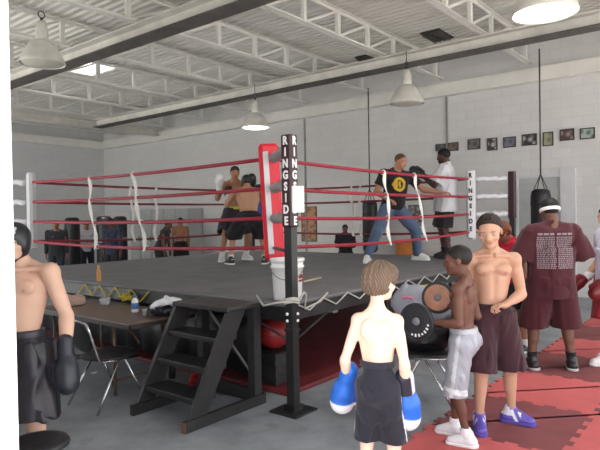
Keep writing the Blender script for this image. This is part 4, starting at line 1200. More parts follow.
for k, z in enumerate((.225, .45, .675)):
    xf = SXa+.66*.80*(z/.90)-.02
    MB().box((xf, SYa+.02, z-.05), (xf+.25, SYb-.02, z), bev=.008).build('tread', 'black_paint', st)
MB().box((SXa+.66*.80-.06, SYa-.03, ZC-.045), (SXb+.0, SYb+.03, ZC-.005), bev=.008).build('tread', 'black_paint', st)
MB().box((SXb-.06, SYa+.02, .02), (SXb-.02, SYb-.02, .13)).build('cross_rail', 'black_paint', st)
MB().bar((SXb-.03, SYb-.05, .80), (SXb-.03, SYa+.03, .22), .014, .02, (1, 0, 0)).build('brace', 'grey_pipe', st)
# red glove and dark shoe under the stairs
pg_ = gp(196, 380, .06)
g = SDF(); c0 = np.array((0, 0, .06))
g.ell((0, 0, .065), (.10, .065, .06)); g.ell((.06, .02, .06), (.06, .055, .055), None, .03); g.cap((-.10, 0, .055), (-.16, 0, .052), .045, .045, .03); g.cap((0, -.06, .06), (.06, -.075, .06), .028, .026, .015)
gl = empty('boxing_glove', (pg_.x, pg_.y, .0), 'red boxing glove lying on the floor behind the steps', 'glove', rz=.6)
solid('glove_body', g, .008, 'leather', gl, rgb(186, 34, 40), cut=SDF().half((0, 0, .004), (0, 0, -1)))
solid('cuff', SDF().cap((-.13, 0, .055), (-.21, 0, .05), .047, .047), .008, 'leather', gl, rgb(150, 28, 34))
ps_ = gp(172, 378, .0)
wb = empty('water_bottle', (ps_.x, ps_.y, 0), 'dark water bottle with a white cap standing behind the steps', 'bottle')
MB().lathe([(.001, 0), (.036, 0), (.038, .01), (.038, .16), (.018, .20), (.001, .2)], (ps_.x, ps_.y, 0), 16).build('bottle_body', 'bag_black', wb)
MB().lathe([(.001, .2), (.02, .2), (.02, .235), (.001, .235)], (ps_.x, ps_.y, 0), 14).build('cap', 'bucket', wb)

# ------------------------------------------------------------------ table and what lies on it
TX0, TX1, TY0, TY1, TZ = -1.24, -.47, .58, 2.42, .74
tb = empty('folding_table', ((TX0+TX1)/2, (TY0+TY1)/2, 0), 'brown laminate folding table against the ring beside the steps', 'table')
MB().box((TX0+.006, TY0+.006, TZ-.022), (TX1-.006, TY1-.006, TZ), bev=.006).build('tabletop', 'table_top', tb)
ed = MB()
for lo, hi in (((TX0, TY0), (TX1, TY0+.012)), ((TX0, TY1-.012), (TX1, TY1)), ((TX0, TY0), (TX0+.012, TY1)), ((TX1-.012, TY0), (TX1, TY1))): ed.box((*lo, TZ-.045), (*hi, TZ-.006))
ed.build('edge_band', 'table_edge', tb)
for y in (TY0+.40, TY1-.30):
    for x in (TX0+.10, TX1-.10):
        MB().tube([(x, y, .0), (x, y, TZ-.03)], .016, 8).build('leg', 'table_leg', tb)
    MB().tube([(TX0+.10, y, .14), (TX1-.10, y, .14)], .013, 8).build('leg_brace', 'table_leg', tb)
    MB().tube([((TX0+TX1)/2, y, .45), ((TX0+TX1)/2, y+(.35 if y < 1.5 else -.35), TZ-.03)], .010, 6).build('stay', 'table_leg', tb)
def heap(name, lab, cat, px, py, z, rad, hgt, col, seed, m='cloth', n=7, fold_amp=.012, p=None):
    p = p or gp(px, py, z); s_ = SDF(); r = np.random.default_rng(seed)
    s_.ell((0, 0, hgt*.35), (rad[0]*.8, rad[1]*.8, hgt*.55))
    for i in range(n):
        a = r.random()*6.28; d = .25+.45*r.random()
        s_.ell((cos(a)*rad[0]*d, sin(a)*rad[1]*d, hgt*(.3+.4*r.random())), (rad[0]*(.3+.25*r.random()), rad[1]*(.3+.2*r.random()), hgt*(.3+.25*r.random())), rz(r.random()*3), .03)
    o = solid(name, s_, .007, m, None, col, loc=(p.x, p.y, z), noise=fold(fold_amp, 70, seed, False), cut=SDF().half((0, 0, .002), (0, 0, -1)))
    o.rotation_euler[2] = radians(-51.2)
    return tag(o, lab, cat)
heap('towel', 'crumpled tan towel lying on the brown table', 'towel', 73, 305, TZ, (.15, .13), .11, rgb(186, 160, 146), 3)
p = gp(105, 304, TZ)
pc = empty('plastic_tub', (p.x, p.y, TZ), 'small milky plastic tub on the table beside the tan towel', 'tub', rz=.9)
MB().box((-.085, -.055, 0), (.085, .055, .05), bev=.02).build('tub_body', 'clear_plastic', pc, local=True)
MB().box((-.09, -.06, .05), (.09, .06, .062), bev=.006).build('lid', 'clear_plastic', pc, local=True)
heap('duffel_bag', 'black duffel bag on the table under the white towel', 'bag', 163, 307, TZ, (.20, .14), .13, rgb(34, 36, 46), 12, 'leather', 6, .008, p=on_x(164, 306, -.70))
def towel2():
    p = on_x(169, 306, -.74); s_ = SDF()
    for i, (x, y, z, r) in enumerate(((-.13, .0, .125, .035), (-.07, .01, .15, .045), (0, 0, .165, .05), (.07, -.01, .155, .05), (.13, .0, .12, .04), (.17, -.01, .075, .035))):
        s_.ell((x, y, z), (r*1.5, .085, r*.75), ry(.25*i-.5), .03)
    o = solid('towel', s_, .007, 'cloth', None, rgb(232, 234, 240), loc=(p.x, p.y, TZ-.01), noise=fold(.012, 60, 8, False))
    o.rotation_euler[2] = radians(-51.2)
    tag(o, 'crumpled white towel on the black bag at the table end', 'towel')
towel2()
p = gp(135, 312, TZ)
wb = empty('water_bottle', (p.x, p.y, TZ), 'white bottle with blue wrap standing on the table edge', 'bottle')
MB().lathe([(.001, 0), (.034, 0), (.036, .01), (.036, .10), (.030, .125), (.016, .14), (.016, .15), (.001, .15)], (p.x, p.y, TZ), 20).build('bottle_body', 'bucket', wb)
MB().lathe([(.0365, .035), (.0375, .036), (.0375, .095), (.0365, .096)], (p.x, p.y, TZ), 20).build('wrap', 'bluewrap', wb)
MB().lathe([(.001, .15), (.02, .15), (.02, .175), (.001, .177)], (p.x, p.y, TZ), 16).build('cap', 'bluewrap', wb)
p = gp(144.5, 315.5, TZ)
cu_ = empty('plastic_cup', (p.x, p.y, TZ), 'small clear plastic cup beside the blue-wrapped bottle', 'cup')
MB().lathe([(.001, 0), (.022, 0), (.027, .06), (.029, .062), (.025, .06), (.021, .004), (.001, .004)], (p.x, p.y, TZ), 18).build('cup_body', 'clear_plastic', cu_)
# yellow strap tangle
p = gp(131, 303, TZ)
mb = MB(); r = random.Random(4)
pts = [Vector((p.x+.13*sin(i*1.7)+.02*r.random(), p.y+.10*cos(i*2.3)+.02*r.random(), TZ+.02+.03*(1+sin(i*2.9))+.0015*i)) for i in range(26)]
fine = []
for i in range(len(pts)-1):
    for t in (0, .33, .66): fine.append(pts[i].lerp(pts[i+1], t))
mb.tube(fine, .009, 6)
tag(mb.build('strap_tangle', 'rope_yellow'), 'tangle of yellow strap on the table beside the black bag', 'strap')

# ------------------------------------------------------------------ chairs
def tube_chair(name, lab, P, yaw, front_out=.05):
    """stacking chair with chrome tube frame; local +y is the way it faces"""
    t = empty(name, (P[0], P[1], 0), lab, 'chair', rz=yaw)
    w = .21
    for sx in (-1, 1):
        x = sx*w
        MB().tube([(x*.92, -.33, .80), (x*.96, -.30, .72), (x, -.235, .50), (x, -.215, .455), (x, -.19, .44), (x, -.10, .435), (x, .18, .43)], .012, 8).build('frame_tube', 'chrome', t, local=True)
        MB().tube([(x*.98, -.02, .43), (x*1.08, -.17, .17), (x*1.15, -.27, .0)], .0115, 8).build('leg', 'chrome', t, local=True)
        MB().tube([(x*.98, .04, .43), (x*1.08, .16, .17), (x*1.12, .23, .0)], .0115, 8).build('leg', 'chrome', t, local=True)
    MB().tube([(-w*.92, -.33, .80), (-w*.5, -.345, .815), (w*.5, -.345, .815), (w*.92, -.33, .80)], .012, 8).build('top_rail', 'chrome', t, local=True)
    st_ = SDF().ell((0, .0, .452), (.235, .25, .03)).ell((0, .12, .455), (.22, .12, .028), None, .03)
    solid('seat', st_, .008, MT['seat_black'], t)
    bk_ = SDF().ell((0, -.285, .66), (.20, .028, .15), rx(.33))
    solid('backrest', bk_, .007, MT['seat_black'], t)
    return t
ca = math.atan2(0, 1)
tube_chair('stacking_chair', 'black chair with chrome legs pulled up to the brown table', (-1.30, .84), -pi/2)
cp = xy(424, 5.15)
ch2 = tube_chair('stacking_chair', 'black chair with chrome legs between the two boys, under the grey bag', (cp[0], cp[1]), radians(-51.2+70))
# grey bag with pink trim on that chair
tb2 = SDF().ell((0, 0, .13), (.24, .15, .14)).ell((-.12, 0, .12), (.13, .13, .12), None, .04).ell((.12, 0, .12), (.13, .13, .12), None, .04)
kb = solid('duffel_bag', tb2, .01, 'leather', None, rgb(32, 32, 36), loc=(cp[0], cp[1], .475), noise=fold(.008, 30, 4, False), cut=SDF().half((0, 0, .002), (0, 0, -1)))
kb.rotation_euler[2] = radians(-51.2); tag(kb, 'black duffel bag on the chair between the boys, beneath the grey bag', 'bag')
bg = empty('gym_bag', (cp[0], cp[1], .72), 'grey gym bag with pink piping propped on the chair between the boys', 'bag', rz=radians(-51.2))
s_ = SDF().ell((0, .0, .16), (.29, .13, .17)).ell((-.12, 0, .17), (.18, .12, .17), None, .06).ell((.12, 0, .18), (.18, .12, .17), None, .06)
solid('bag_body', s_, .01, 'cloth', bg, rgb(150, 153, 164), noise=fold(.012, 24, 2, False), cut=SDF().half((0, 0, .002), (0, 0, -1)))
MB().tube([(-.22+.0*i, -.115-.012*sin(i*.5), .36) if False else (-.19+.10*cos(a), -.120+.03*(1-sin(a)), .14+.11*sin(a)) for i, a in enumerate([pi*.05+pi*.6*k/10 for k in range(11)])], .010, 6).build('piping', mat('pink piping', rgb(216, 116, 146), .6), bg, local=True)
MB().tube([(-.05, -.03, .31), (.0, -.02, .335), (.10, -.02, .345), (.15, -.03, .335)], .010, 6).build('zip', 'rope_yellow', bg, local=True)
# black stool at the doorway
p = gp(38, 441, .46)
sl = empty('stool', (p.x, p.y, 0), 'black round stool just inside the doorway jamb', 'stool')
MB().lathe([(.001, .42), (.15, .42), (.165, .43), (.17, .445), (.16, .462), (.12, .468), (.001, .468)], (p.x, p.y, 0), 32).build('seat', 'seat_black', sl)
for k in range(4):
    a = pi/4+k*pi/2
    MB().tube([(p.x+.10*cos(a), p.y+.10*sin(a), .42), (p.x+.17*cos(a), p.y+.17*sin(a), 0)], .012, 8).build('leg', 'black_steel', sl)
MB().tube([(p.x+.15*cos(a), p.y+.15*sin(a), .14) for a in [2*pi*i/24 for i in range(24)]], .008, 6, close=True).build('foot_ring', 'black_steel', sl)
# scrap of paper on the floor
p = gp(94, 373, 0); tag(MB().box((p.x-.03, p.y-.02, .001), (p.x+.03, p.y+.02, .006)).build('paper_scrap', 'paper'), 'small white paper scrap on the concrete beside the chair legs', 'paper')
# ------------------------------------------------------------------ the people
SK_PALE = rgb(218, 176, 154); SK_TAN = rgb(200, 154, 128); SK_BROWN = rgb(150, 102, 78); SK_DARK = rgb(104, 68, 54); SK_DEEP = rgb(78, 52, 44)
FZ = .014
BLK = rgb(36, 35, 38)

# boxer at the doorway with head guard
x, y = xy(16.5, 3.58)
p = Person('shirtless boxer in black head guard, black satin shorts and black gloves beside the doorway jamb', x, y, 0, 186, 1.70, rgb(214, 174, 152), b=1.06, vox=.0075,
           feet=((.12, .02, 10), (-.12, -.03, -15)), head=(-14, 4, 0), glove=(True, True), muscle=.8,
           arms=(((.16, .05, -1), (.06, .2, -1), (.0, .2, -1), (-1, 0, 0), 20), ((-.30, -.12, -1), (-.20, .45, -1), (-.2, .3, -1), (.5, -.8, 0), 20)))
p.body(); p.hair_short(rgb(50, 38, 32))
p.headgear(rgb(36, 37, 42), [(.02, .34, .17, .085, rgb(206, 206, 210))])
p.shorts(rgb(40, 37, 46), hem=1.02, flare=.05, waist=.075, m='satin', amp=.010, seed=3, waistband=rgb(46, 44, 52))
for i in (0, 1):
    p.glove(i, rgb(38, 41, 50), patch=((1, 0, 0), rgb(190, 190, 194)) if i == 0 else None, sz=1.04)
for i in (0, 1): p.shoe(i, rgb(30, 30, 32), sole=rgb(200, 200, 200), sock=rgb(230, 230, 230))

# boy with blue gloves, back turned
x, y = xy(375.5, 3.22)
p = Person('shirtless brown-haired boy seen from behind, black shorts, blue boxing gloves hanging', x, y, FZ, 16, 1.36, rgb(244, 206, 184), b=.69, limb=.80, hs=1.20, shd=.012, neckl=.027, vox=.006,
           feet=((.09, .0, 12), (-.09, .02, -10)), head=(34, 6, 0), glove=(True, True), muscle=.62, lean=2,
           arms=(((.20, -.22, -1), (-.02, .55, -1), (.06, .35, -1), (-.6, -.8, 0), 20), ((-.32, -.22, -1), (-.12, .85, -1), (-.35, .5, -1), (.7, -.7, 0), 20)))
p.body(); p.hair_mop(rgb(88, 70, 58), rgb(122, 102, 86), th=.105)
BLUE = rgb(40, 104, 202)
def stripe(V):
    c = np.tile(np.array(rgb(44, 43, 52)), (len(V), 1))
    for i, sx in ((0, 1), (1, -1)):
        d = nrm(p.kn[i]-p.hip[i]); L = V-p.hip[i]; q = L-np.outer(L @ d, d); a = np.arctan2(q[:, 1], q[:, 0]*sx)
        mk = (np.abs(a+.15) < .09) & (V[:, 0]*sx > .04) & (L @ d > .05); c[mk] = rgb(226, 226, 228)
    return c
p.shorts(None, hem=1.0, flare=.012, waist=.108, r0=.064, colf=stripe, amp=.006, seed=6, waistband=rgb(50, 49, 58))
p.glove(0, BLUE, tip=rgb(236, 238, 242), cuff=rgb(44, 46, 58), patch=((1, -.3, 0), rgb(224, 226, 232)), sz=1.12, cuffl=.085)
p.glove(1, BLUE, tip=rgb(236, 238, 242), cuff=BLUE, sz=1.1, cuffl=.075)
for i in (0, 1): p.shoe(i, rgb(220, 220, 222), sock=rgb(230, 230, 230))

# boy in silver shorts holding mitts
x, y = xy(462, 4.17)
p = Person('boy with close-cropped hair in silver satin shorts holding round punch mitts', x, y, FZ, -58, 1.44, SK_DARK, b=.90, limb=.84, shd=.010, hs=1.18, vox=.0065,
           feet=((.09, .10, 0), (-.07, -.04, -6)), head=(-10, 4, 0), glove=(True, True), muscle=.7, lean=0,
           arms=(((.12, -.2, -1), (-.05, .95, .28), (0, .6, .8), (0, .5, .5), 20), ((-.10, -.06, -1), (.02, 1, .0), (0, 1, .0), (0, .0, -1), 20)))
p.body(); p.hair_short(rgb(40, 34, 32), thick=.018, noise=0, zc=.0)
def silver(V):
    c = np.tile(np.array(rgb(160, 162, 172)), (len(V), 1))
    for i, sx in ((0, 1), (1, -1)):
        d = nrm(p.kn[i]-p.hip[i]); L = V-p.hip[i]; q = L-np.outer(L @ d, d); a = np.arctan2(q[:, 1], q[:, 0]*sx)
        mk = (np.abs(a) < .16) & (V[:, 0]*sx > .02); c[mk] = rgb(200, 200, 206)
        mk = (np.abs((L @ d)-.335) < .010); c[mk] = rgb(214, 214, 218)
    return c
p.shorts(None, hem=1.12, flare=.020, waist=.07, m='satin', colf=silver, amp=.006, seed=9, r0=.066, waistband=rgb(176, 176, 184))
for i in (0, 1): p.shoe(i, rgb(226, 226, 230), sock=rgb(236, 236, 240), sockh=.02)
# the mitts he holds are things of their own
def mitt(person, i, off, axis, r, cols, name, lab, cat='mitt'):
    psi = person.root.rotation_euler.z; Rz = Matrix.Rotation(psi, 3, 'Z')
    w = person.root.location + Rz @ Vector(person.wr[i]+np.array(off))
    t = empty(name, w, lab, cat)
    ax = Vector(axis).normalized()
    MB().lathe([(.001, -.03), (r*.8, -.03), (r, -.015), (r*1.02, .01), (r*.98, .022), (r*.90, .026), (r*.86, .018), (.001, .010)], (0, 0, 0), 32, axis=ax).build('mitt_body', cols[0], t, local=True)
    MB().lathe([(.001, .012), (r*.3, .013), (r*.84, .022), (r*.86, .021), (r*.86, .016), (.001, .008)], (0, 0, 0), 32, axis=ax).build('target_face', cols[1], t, local=True)
    MB().lathe([(.001, .024), (r*.2, .024), (r*.23, .018), (r*.23, .010), (.001, .010)], (0, 0, 0), 24, axis=ax).build('centre_patch', cols[2], t, local=True)
    MB().lathe([(r*1.03, -.008), (r*1.06, -.002), (r*1.05, .012), (r*.99, .024), (r*.98, .02), (r*1.02, .004), (r*1.03, -.008)], (0, 0, 0), 32, axis=ax).build('rim', cols[0], t, local=True)
    MB().tube([ax*-.03+ax.orthogonal()*.05, ax*-.06+ax.orthogonal()*.045, ax*-.065-ax.orthogonal()*.045, ax*-.03-ax.orthogonal()*.05], .012, 6).build('hand_strap', cols[0], t, local=True)
    return t
tocam = (CAM-Vector((x, y, 1.3))).normalized()
MT['mitt_brown'] = mat('worn brown leather', rgb(172, 118, 88), .4, var=.28, nscale=9, bump=.1)
MT['mitt_black'] = mat('black mitt leather', rgb(40, 40, 44), .42, var=.2, bump=.1)
MT['mitt_grey'] = mat('grey patch', rgb(120, 116, 122), .5)
mitt(p, 0, (.02, .10, .06), tocam-R0*.15+Vector((0, 0, .1)), .120, ('mitt_black', 'mitt_brown', 'mitt_grey'), 'punch_mitt', 'round brown leather punch mitt with grey centre, held by boy in silver shorts')
mt = mitt(p, 1, (-.02, .09, .0), tocam-R0*.45-Vector((0, 0, .1)), .128, ('mitt_black', 'mitt_black', 'mitt_grey'), 'punch_mitt', 'round black punch mitt with white marks on the near hand of silver-shorted boy')
ax = (tocam-R0*.45-Vector((0, 0, .1))).normalized(); xa = Vector((0, 0, 1)).cross(ax).normalized(); ya = ax.cross(xa)
for k in range(7):
    a = radians(-10-16*k); c_ = xa*(.100*cos(a))+ya*(.100*sin(a))+ax*.0262
    tx = xa*-sin(a)+ya*cos(a); ty = xa*cos(a)+ya*sin(a)
    MB().add([c_+tx*i_*.007+ty*j_*(.011 if k % 3 else .007) for i_, j_ in ((-1, -1), (1, -1), (1, 1), (-1, 1))], [(0, 1, 2, 3)]).build('printed_mark', 'letter_white', mt, local=True)

# tall youth in dark maroon shorts
X_, Z_ = 1.50, 4.47
x, y = xy(300+X_/Z_*FPX, Z_)
p = Person('shirtless dark-haired youth in long dark maroon shorts looking down at his hand', x, y, FZ, 186, 1.66, rgb(192, 148, 124), b=.89, shd=.012, limb=.94, hs=1.16, lean=3, vox=.0065, neckl=.006,
           feet=((.115, .06, 6), (-.17, -.10, -58)), head=(20, 16, 4), muscle=1.3,
           arms=(((.13, -.04, -1), (.0, .20, -1), (-.05, .12, -1), (-1, .3, 0), 32), ((-.22, -.12, -1), (.62, .62, -.22), (.75, .5, .05), (.2, .1, -1), 55)))
p.body(); p.hair_short(rgb(46, 36, 32), thick=.065, zc=.11, sl=.8, noise=.005)
MAR = rgb(62, 38, 44)
p.shorts(MAR, hem=1.04, flare=.018, waist=.07, amp=.007, seed=11, waistband=rgb(62, 40, 46))
def wrestle(i):
    def cf(V):
        c = np.tile(np.array(rgb(94, 78, 168)), (len(V), 1))
        A, fd = p.an[i], p.ft[i]; L = V-A; t = L @ fd; s_ = L @ np.array((fd[1], -fd[0], 0)); z = V[:, 2]
        c[(t < .02) & (z > .07)] = rgb(214, 214, 224)
        c[(np.abs(s_) > .022) & (t > .015) & (t < .085) & (np.sin(t*110+z*60) > .1)] = rgb(232, 232, 238)
        c[(z > .115) & (t > .0)] = rgb(94, 78, 168)
        return c
    return cf
for i in (0, 1): p.shoe(i, None, sole=rgb(92, 78, 160), colf=wrestle(i), big=1.05)

# big man in maroon shirt
x, y = xy(551, 6.08)
pe = p = Person('big man in maroon shirt with printed back, black cap and white headband', x, y, FZ, 2, 1.84, rgb(112, 76, 62), b=1.00, fat=.014, hs=1.08, limb=1.08, vox=.008,
           feet=((.20, -.02, 14), (-.21, .02, -14)), head=(0, 6, 0),
           arms=(((.42, .16, -1), (-.15, 1, .0), (0, 1, .1), (-1, 0, 0), 30), ((-.30, .1, -1), (.1, 1, -.2), (0, 1, 0), (1, 0, 0), 30)))
p.body()
p.hair_short(rgb(30, 29, 32), thick=.045, zc=-.02, sl=.55, noise=0).name = 'cloth_cap'
hb = SDF().tube(p.Hd((0, -.07, -.06)), p.Hd((0, -.05, .08)), .475*p.hh, .485*p.hh, flat=(p.Rh @ np.array((1, 0, 0)), .84))
solid('headband', hb, .006, 'cloth', p.root, rgb(236, 236, 238))
MR2 = rgb(74, 36, 42)
sh = p.shirt(MR2, hem=-.10, sleeve=1.0, loose=.045, seed=4, sr=.066, amp=.008)
p.shorts(rgb(74, 34, 40), hem=1.16, flare=.05, waist=.06, seed=5)
for i in (0, 1): p.shoe(i, rgb(40, 34, 36), sole=rgb(190, 184, 184), sock=rgb(38, 34, 36), sockh=.03)
# faded print on the back of the shirt: heading and columns of small lines, set on the cloth itself
bpy.context.view_layer.update()
pm = MB(); inv = p.root.matrix_world.inverted()
def on_back(u, v):
    o_ = Vector((u, -1.0, v)); ok, loc, nn, _ = sh.ray_cast(o_, Vector((0, 1, 0)))
    return (loc+Vector((0, -.003, 0))) if ok else None
r = random.Random(2)
def patch_(u0, u1, v0, v1):
    q = [on_back(u, v) for u, v in ((u0, v0), (u1, v0), (u1, v1), (u0, v1))]
    if all(q): pm.add(q, [(0, 1, 2, 3)])
zb = p.P[2]
for col_i in range(4):
    uc = (-.150, -.060, .045, .135)[col_i]
    for row in range(17):
        v = zb+.460-row*.0200; u = uc-.043
        while u < uc+.038:
            w = r.uniform(.010, .024); patch_(u, min(u+w, uc+.043), v, v+.0135); u += w+.006
for u0, u1 in ((-.185, -.135), (-.125, -.075), (-.065, -.02), (.01, .05), (.06, .11), (.12, .17)):
    patch_(u0, u1, zb+.490, zb+.512)
pm.build('back_print', mat('faded grey shirt print', rgb(140, 126, 132), .8), sh, local=True)

# person at the right edge
x, y = xy(611, 6.3)
p = Person('person in lavender shirt, red shorts, dark red gloves and white sneakers', x, y, FZ, -92, 1.76, SK_TAN, vox=.009,
           feet=((.12, -.10, 0), (-.10, .10, 0)), glove=(True, True), head=(-6, 10, 0),
           arms=(((.10, .0, -1), (.0, .62, -.7), (0, .8, -.5), (-1, 0, 0), 20), ((-.10, .05, -1), (.0, .62, -.75), (0, .75, -.6), (1, 0, 0), 20)))
p.body(); p.hair_short(rgb(40, 34, 34), thick=.04)
p.shirt(rgb(198, 196, 216), hem=-.05, sleeve=.9, loose=.025, seed=14)
p.shorts(rgb(150, 40, 48), hem=1.0, flare=.04, seed=15)
for i in (0, 1):
    p.glove(i, rgb(112, 36, 38), tip=None, cuff=rgb(214, 210, 214), sz=1.1, cuffl=.05); p.shoe(i, rgb(232, 228, 226), sock=rgb(232, 228, 226), big=1.1)

# person with reddish hair behind the youth
x, y = xy(515, 6.9)
p = Person('person with reddish-brown hair in red top bending beside the maroon-shirted man', x, y, FZ, -115, 1.63, SK_BROWN, b=.92, vox=.010,
           feet=((.10, .05, 0), (-.10, -.05, 0)), head=(0, 36, 0), lean=14)
p.body(); p.hair_mop(rgb(96, 52, 36), rgb(140, 84, 58), th=.12, zc=-.75, sl=.1)
p.shirt(rgb(196, 36, 62), hem=-.04, sleeve=.35, seed=17); p.shorts(BLK, hem=.8, seed=18)
for i in (0, 1): p.shoe(i, rgb(60, 60, 64), sock=rgb(220, 220, 220))

# trainer in jeans inside the ring
x, y = xy(394, 9.45)
p = Person('bald trainer in black shirt with yellow print and blue jeans, wide stance in the ring', x, y, ZC, 163, 1.92, rgb(172, 124, 100), vox=.010, drop=.11, lean=6, side=-6,
           feet=((.50, .02, 30), (-.44, -.02, -30)), head=(-28, 16, 0), shift=(.02, 0),
           arms=(((.45, -.1, -1), (-.30, .75, -.45), (-.3, .8, -.2), (0, 0, -1), 30), ((-.62, .25, -.65), (-.72, .62, -.18), (-.7, .6, 0), (0, 0, -1), 30)))
p.body(); p.hair_short(rgb(86, 62, 50), thick=.012, zc=.06, noise=0)
def tee(V):
    c = np.tile(np.array(rgb(38, 33, 36)), (len(V), 1)); L = (V-p.P) @ p.R
    rr = np.sqrt(L[:, 0]**2+(L[:, 2]-.40)**2); mk = (L[:, 1] > 0) & (rr < .115); c[mk] = rgb(206, 172, 62)
    mk = (L[:, 1] > 0) & (rr < .07) & (L[:, 0] < .03); c[mk] = rgb(44, 38, 38)
    mk = (L[:, 1] > 0) & (np.abs(L[:, 0]+.01) < .02) & (np.abs(L[:, 2]-.40) < .05); c[mk] = rgb(206, 172, 62)
    return c
p.shirt(None, hem=-.01, sleeve=.65, loose=.02, colf=tee, seed=20)
p.pants(rgb(88, 104, 130), seed=21)
for i in (0, 1): p.shoe(i, rgb(226, 224, 222), big=1.1)

# man in white shirt holding mitts up
x, y = xy(446.5, 9.85)
p = Person('man in long white shirt, black shorts and dark cap standing at the ropes', x, y, ZC, -66, 1.92, SK_DEEP, b=1.10, fat=.014, limb=1.03, vox=.010,
           feet=((.13, .06, 5), (-.13, -.08, -5)), head=(6, 6, 0), glove=(True, True),
           arms=(((.15, .6, -.75), (-.1, .8, .55), (0, .8, .5), (-1, 0, 0), 20), ((-.15, .45, -.85), (.1, .75, .65), (0, .8, .5), (1, 0, 0), 20)))
p.body(); p.hair_short(rgb(24, 23, 26), thick=.05, zc=.0, sl=.7, noise=0).name = 'cloth_cap'
p.shirt(rgb(206, 207, 212), hem=-.10, sleeve=.85, loose=.055, seed=22, sr=.068)
p.shorts(rgb(44, 42, 46), hem=.98, flare=.05, seed=23)
for i in (0, 1): p.glove(i, rgb(34, 33, 37), cuff=rgb(34, 33, 37), sz=1.1); p.shoe(i, rgb(38, 36, 38), sole=rgb(60, 58, 58), sock=rgb(36, 35, 38))

# sparring pair
x, y = xy(249, 9.3)
p = Person('shirtless sparring boxer seen from behind, black head guard and black shorts, in the ring', x, y, ZC, -14, 1.62, rgb(180, 136, 110), vox=.010, drop=.10, lean=16, b=1.2,
           feet=((.24, -.05, 25), (-.30, .10, -20)), head=(0, 10, 0), glove=(True, True), muscle=.9,
           arms=(((.30, .55, -.8), (-.2, .7, .7), (0, .6, .7), (-1, 0, 0), 20), ((-.35, .55, -.75), (.2, .7, .6), (0, .7, .6), (1, 0, 0), 20)))
p.body(); p.headgear(rgb(34, 32, 35)); p.hair_short(rgb(36, 30, 28))
p.shorts(rgb(36, 34, 37), hem=1.0, flare=.05, seed=25, waistband=rgb(40, 38, 41))
for i in (0, 1): p.glove(i, rgb(34, 33, 36), cuff=rgb(200, 200, 204), sz=1.1); p.shoe(i, rgb(40, 39, 42), sock=rgb(220, 220, 222))
x, y = xy(235, 10.15)
p = Person('sparring boxer facing out of the ring with white-cuffed gloves raised, dark shorts', x, y, ZC, 168, 1.76, rgb(176, 128, 98), vox=.011, drop=.06, lean=8,
           feet=((.26, .10, 10), (-.2, -.14, -30)), head=(0, 12, 0), glove=(True, True), muscle=.8,
           arms=(((.35, .4, -.8), (-.1, .65, .85), (0, .5, .8), (-1, 0, 0), 20), ((-.3, .5, -.75), (.15, .7, .7), (0, .5, .8), (1, 0, 0), 20)))
p.body(); p.hair_short(rgb(58, 46, 40), thick=.04)
p.shorts(rgb(52, 50, 58), hem=.95, flare=.05, seed=27, waistband=rgb(190, 196, 60))
p.glove(0, rgb(226, 226, 228), cuff=rgb(226, 226, 228), sz=1.1); p.glove(1, rgb(38, 37, 40), cuff=rgb(226, 226, 228), sz=1.1)
for i in (0, 1): p.shoe(i, rgb(214, 212, 214), sock=rgb(220, 220, 222))

# onlookers beyond the ring
def onlooker(lab, px, Z, face, H, skin, shirt=None, shorts=BLK, pose=None, lean=0, seed=30, head=(0, 8, 0), sleeve=.7, pants=False, hair=rgb(32, 28, 27)):
    x, y = xy(px, Z)
    p = Person(lab, x, y, 0, face, H, skin, vox=.016, feet=((.11, .03, 8), (-.11, -.03, -8)), head=head, lean=lean, arms=pose)
    p.body(); p.hair_short(hair, thick=.05, noise=0)
    if shirt is not None: p.shirt(shirt, hem=-.05, sleeve=sleeve, loose=.02, seed=seed)
    if pants: p.pants(shorts, 'trousers', seed=seed)
    else: p.shorts(shorts, hem=1.0, flare=.04, seed=seed)
    for i in (0, 1): p.shoe(i, rgb(60, 58, 60))
    return p
FOLD = (((.15, .2, -1), (-.6, .75, .1), (-.8, .4, 0), (0, 0, -1), 30), ((-.15, .2, -1), (.6, .75, .05), (.8, .4, 0), (0, 0, -1), 30))
onlooker('person in black shirt by the far wall beyond ring, near the brown poster', 345, 13.7, 188, 1.50, SK_DARK, rgb(40, 36, 40), pose=FOLD)
onlooker('shirtless person in black shorts, back turned, in front of the grey lockers', 180, 17.2, 4, 1.74, SK_BROWN, None, rgb(34, 32, 34))
onlooker('person in dark grey vest bending forward beside the grey lockers', 159, 15.6, 95, 1.72, SK_DARK, rgb(52, 52, 58), rgb(46, 46, 52), lean=22, sleeve=.2)
onlooker('person in dark clothes with white sleeves far back beside the nearer rope strap', 86, 16.2, 150, 1.70, SK_BROWN, rgb(206, 206, 212), rgb(44, 46, 54), pose=FOLD, pants=True, sleeve=1.7)
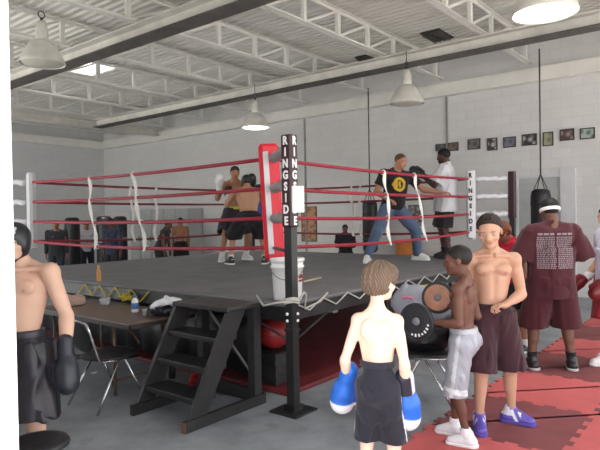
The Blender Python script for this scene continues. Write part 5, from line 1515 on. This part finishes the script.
onlooker('person in a navy top and dark trousers far back between the standing bags', 112, 14.4, 200, 1.74, SK_DARK, rgb(44, 50, 68), rgb(40, 42, 48), pants=True, sleeve=1.6)
onlooker('person in a black hooded top far back nearest the white corner pad', 56, 14.4, 170, 1.72, SK_BROWN, rgb(44, 45, 49), rgb(46, 48, 56), pants=True, sleeve=1.8)
# ------------------------------------------------------------------ light
w = bpy.data.worlds.new('overcast bright sky'); SC.world = w; w.use_nodes = True
nt = w.node_tree; bg = nt.nodes['Background']
tc = N(nt, 'ShaderNodeTexCoord'); sp = N(nt, 'ShaderNodeSeparateXYZ'); rp = N(nt, 'ShaderNodeValToRGB')
nt.links.new(tc.outputs['Generated'], sp.inputs[0]); nt.links.new(sp.outputs['Z'], rp.inputs['Fac'])
rp.color_ramp.elements[0].position = 0; rp.color_ramp.elements[0].color = (1, .99, .97, 1)
rp.color_ramp.elements[1].position = .9; rp.color_ramp.elements[1].color = (.78, .88, 1, 1)
nt.links.new(rp.outputs['Color'], bg.inputs['Color']); bg.inputs['Strength'].default_value = 5.5
sd = bpy.data.lights.new('sun', 'SUN'); so = bpy.data.objects.new('sun', sd); COL.objects.link(so)
sd.energy = 26.0; sd.angle = radians(2); sd.color = (1, .96, .9)
so.rotation_euler = Vector((.42, .25, -1)).to_track_quat('-Z', 'Y').to_euler()
so.location = (-6, -6, 12)
def bulb(p, e):
    ld = bpy.data.lights.new('lamp_bulb', 'SPOT'); lo = bpy.data.objects.new('lamp_bulb', ld); COL.objects.link(lo)
    ld.energy = e; ld.spot_size = radians(150); ld.spot_blend = .5; ld.shadow_soft_size = .25; ld.color = (1, .96, .88)
    lo.location = (p.x, p.y, p.z-.05)
bulb(lp1, 260); bulb(lp2, 260)
vs_ = SC.view_settings
vs_.view_transform = 'Standard'; vs_.look = 'None'; vs_.exposure = -0.75; vs_.gamma = 1.0
try: vs_.use_curve_mapping = False
except Exception: pass
SC.cycles.max_bounces = 8; SC.cycles.diffuse_bounces = 5; SC.cycles.glossy_bounces = 3
SC.cycles.use_denoising = True
SC.cycles.sample_clamp_indirect = 8.0
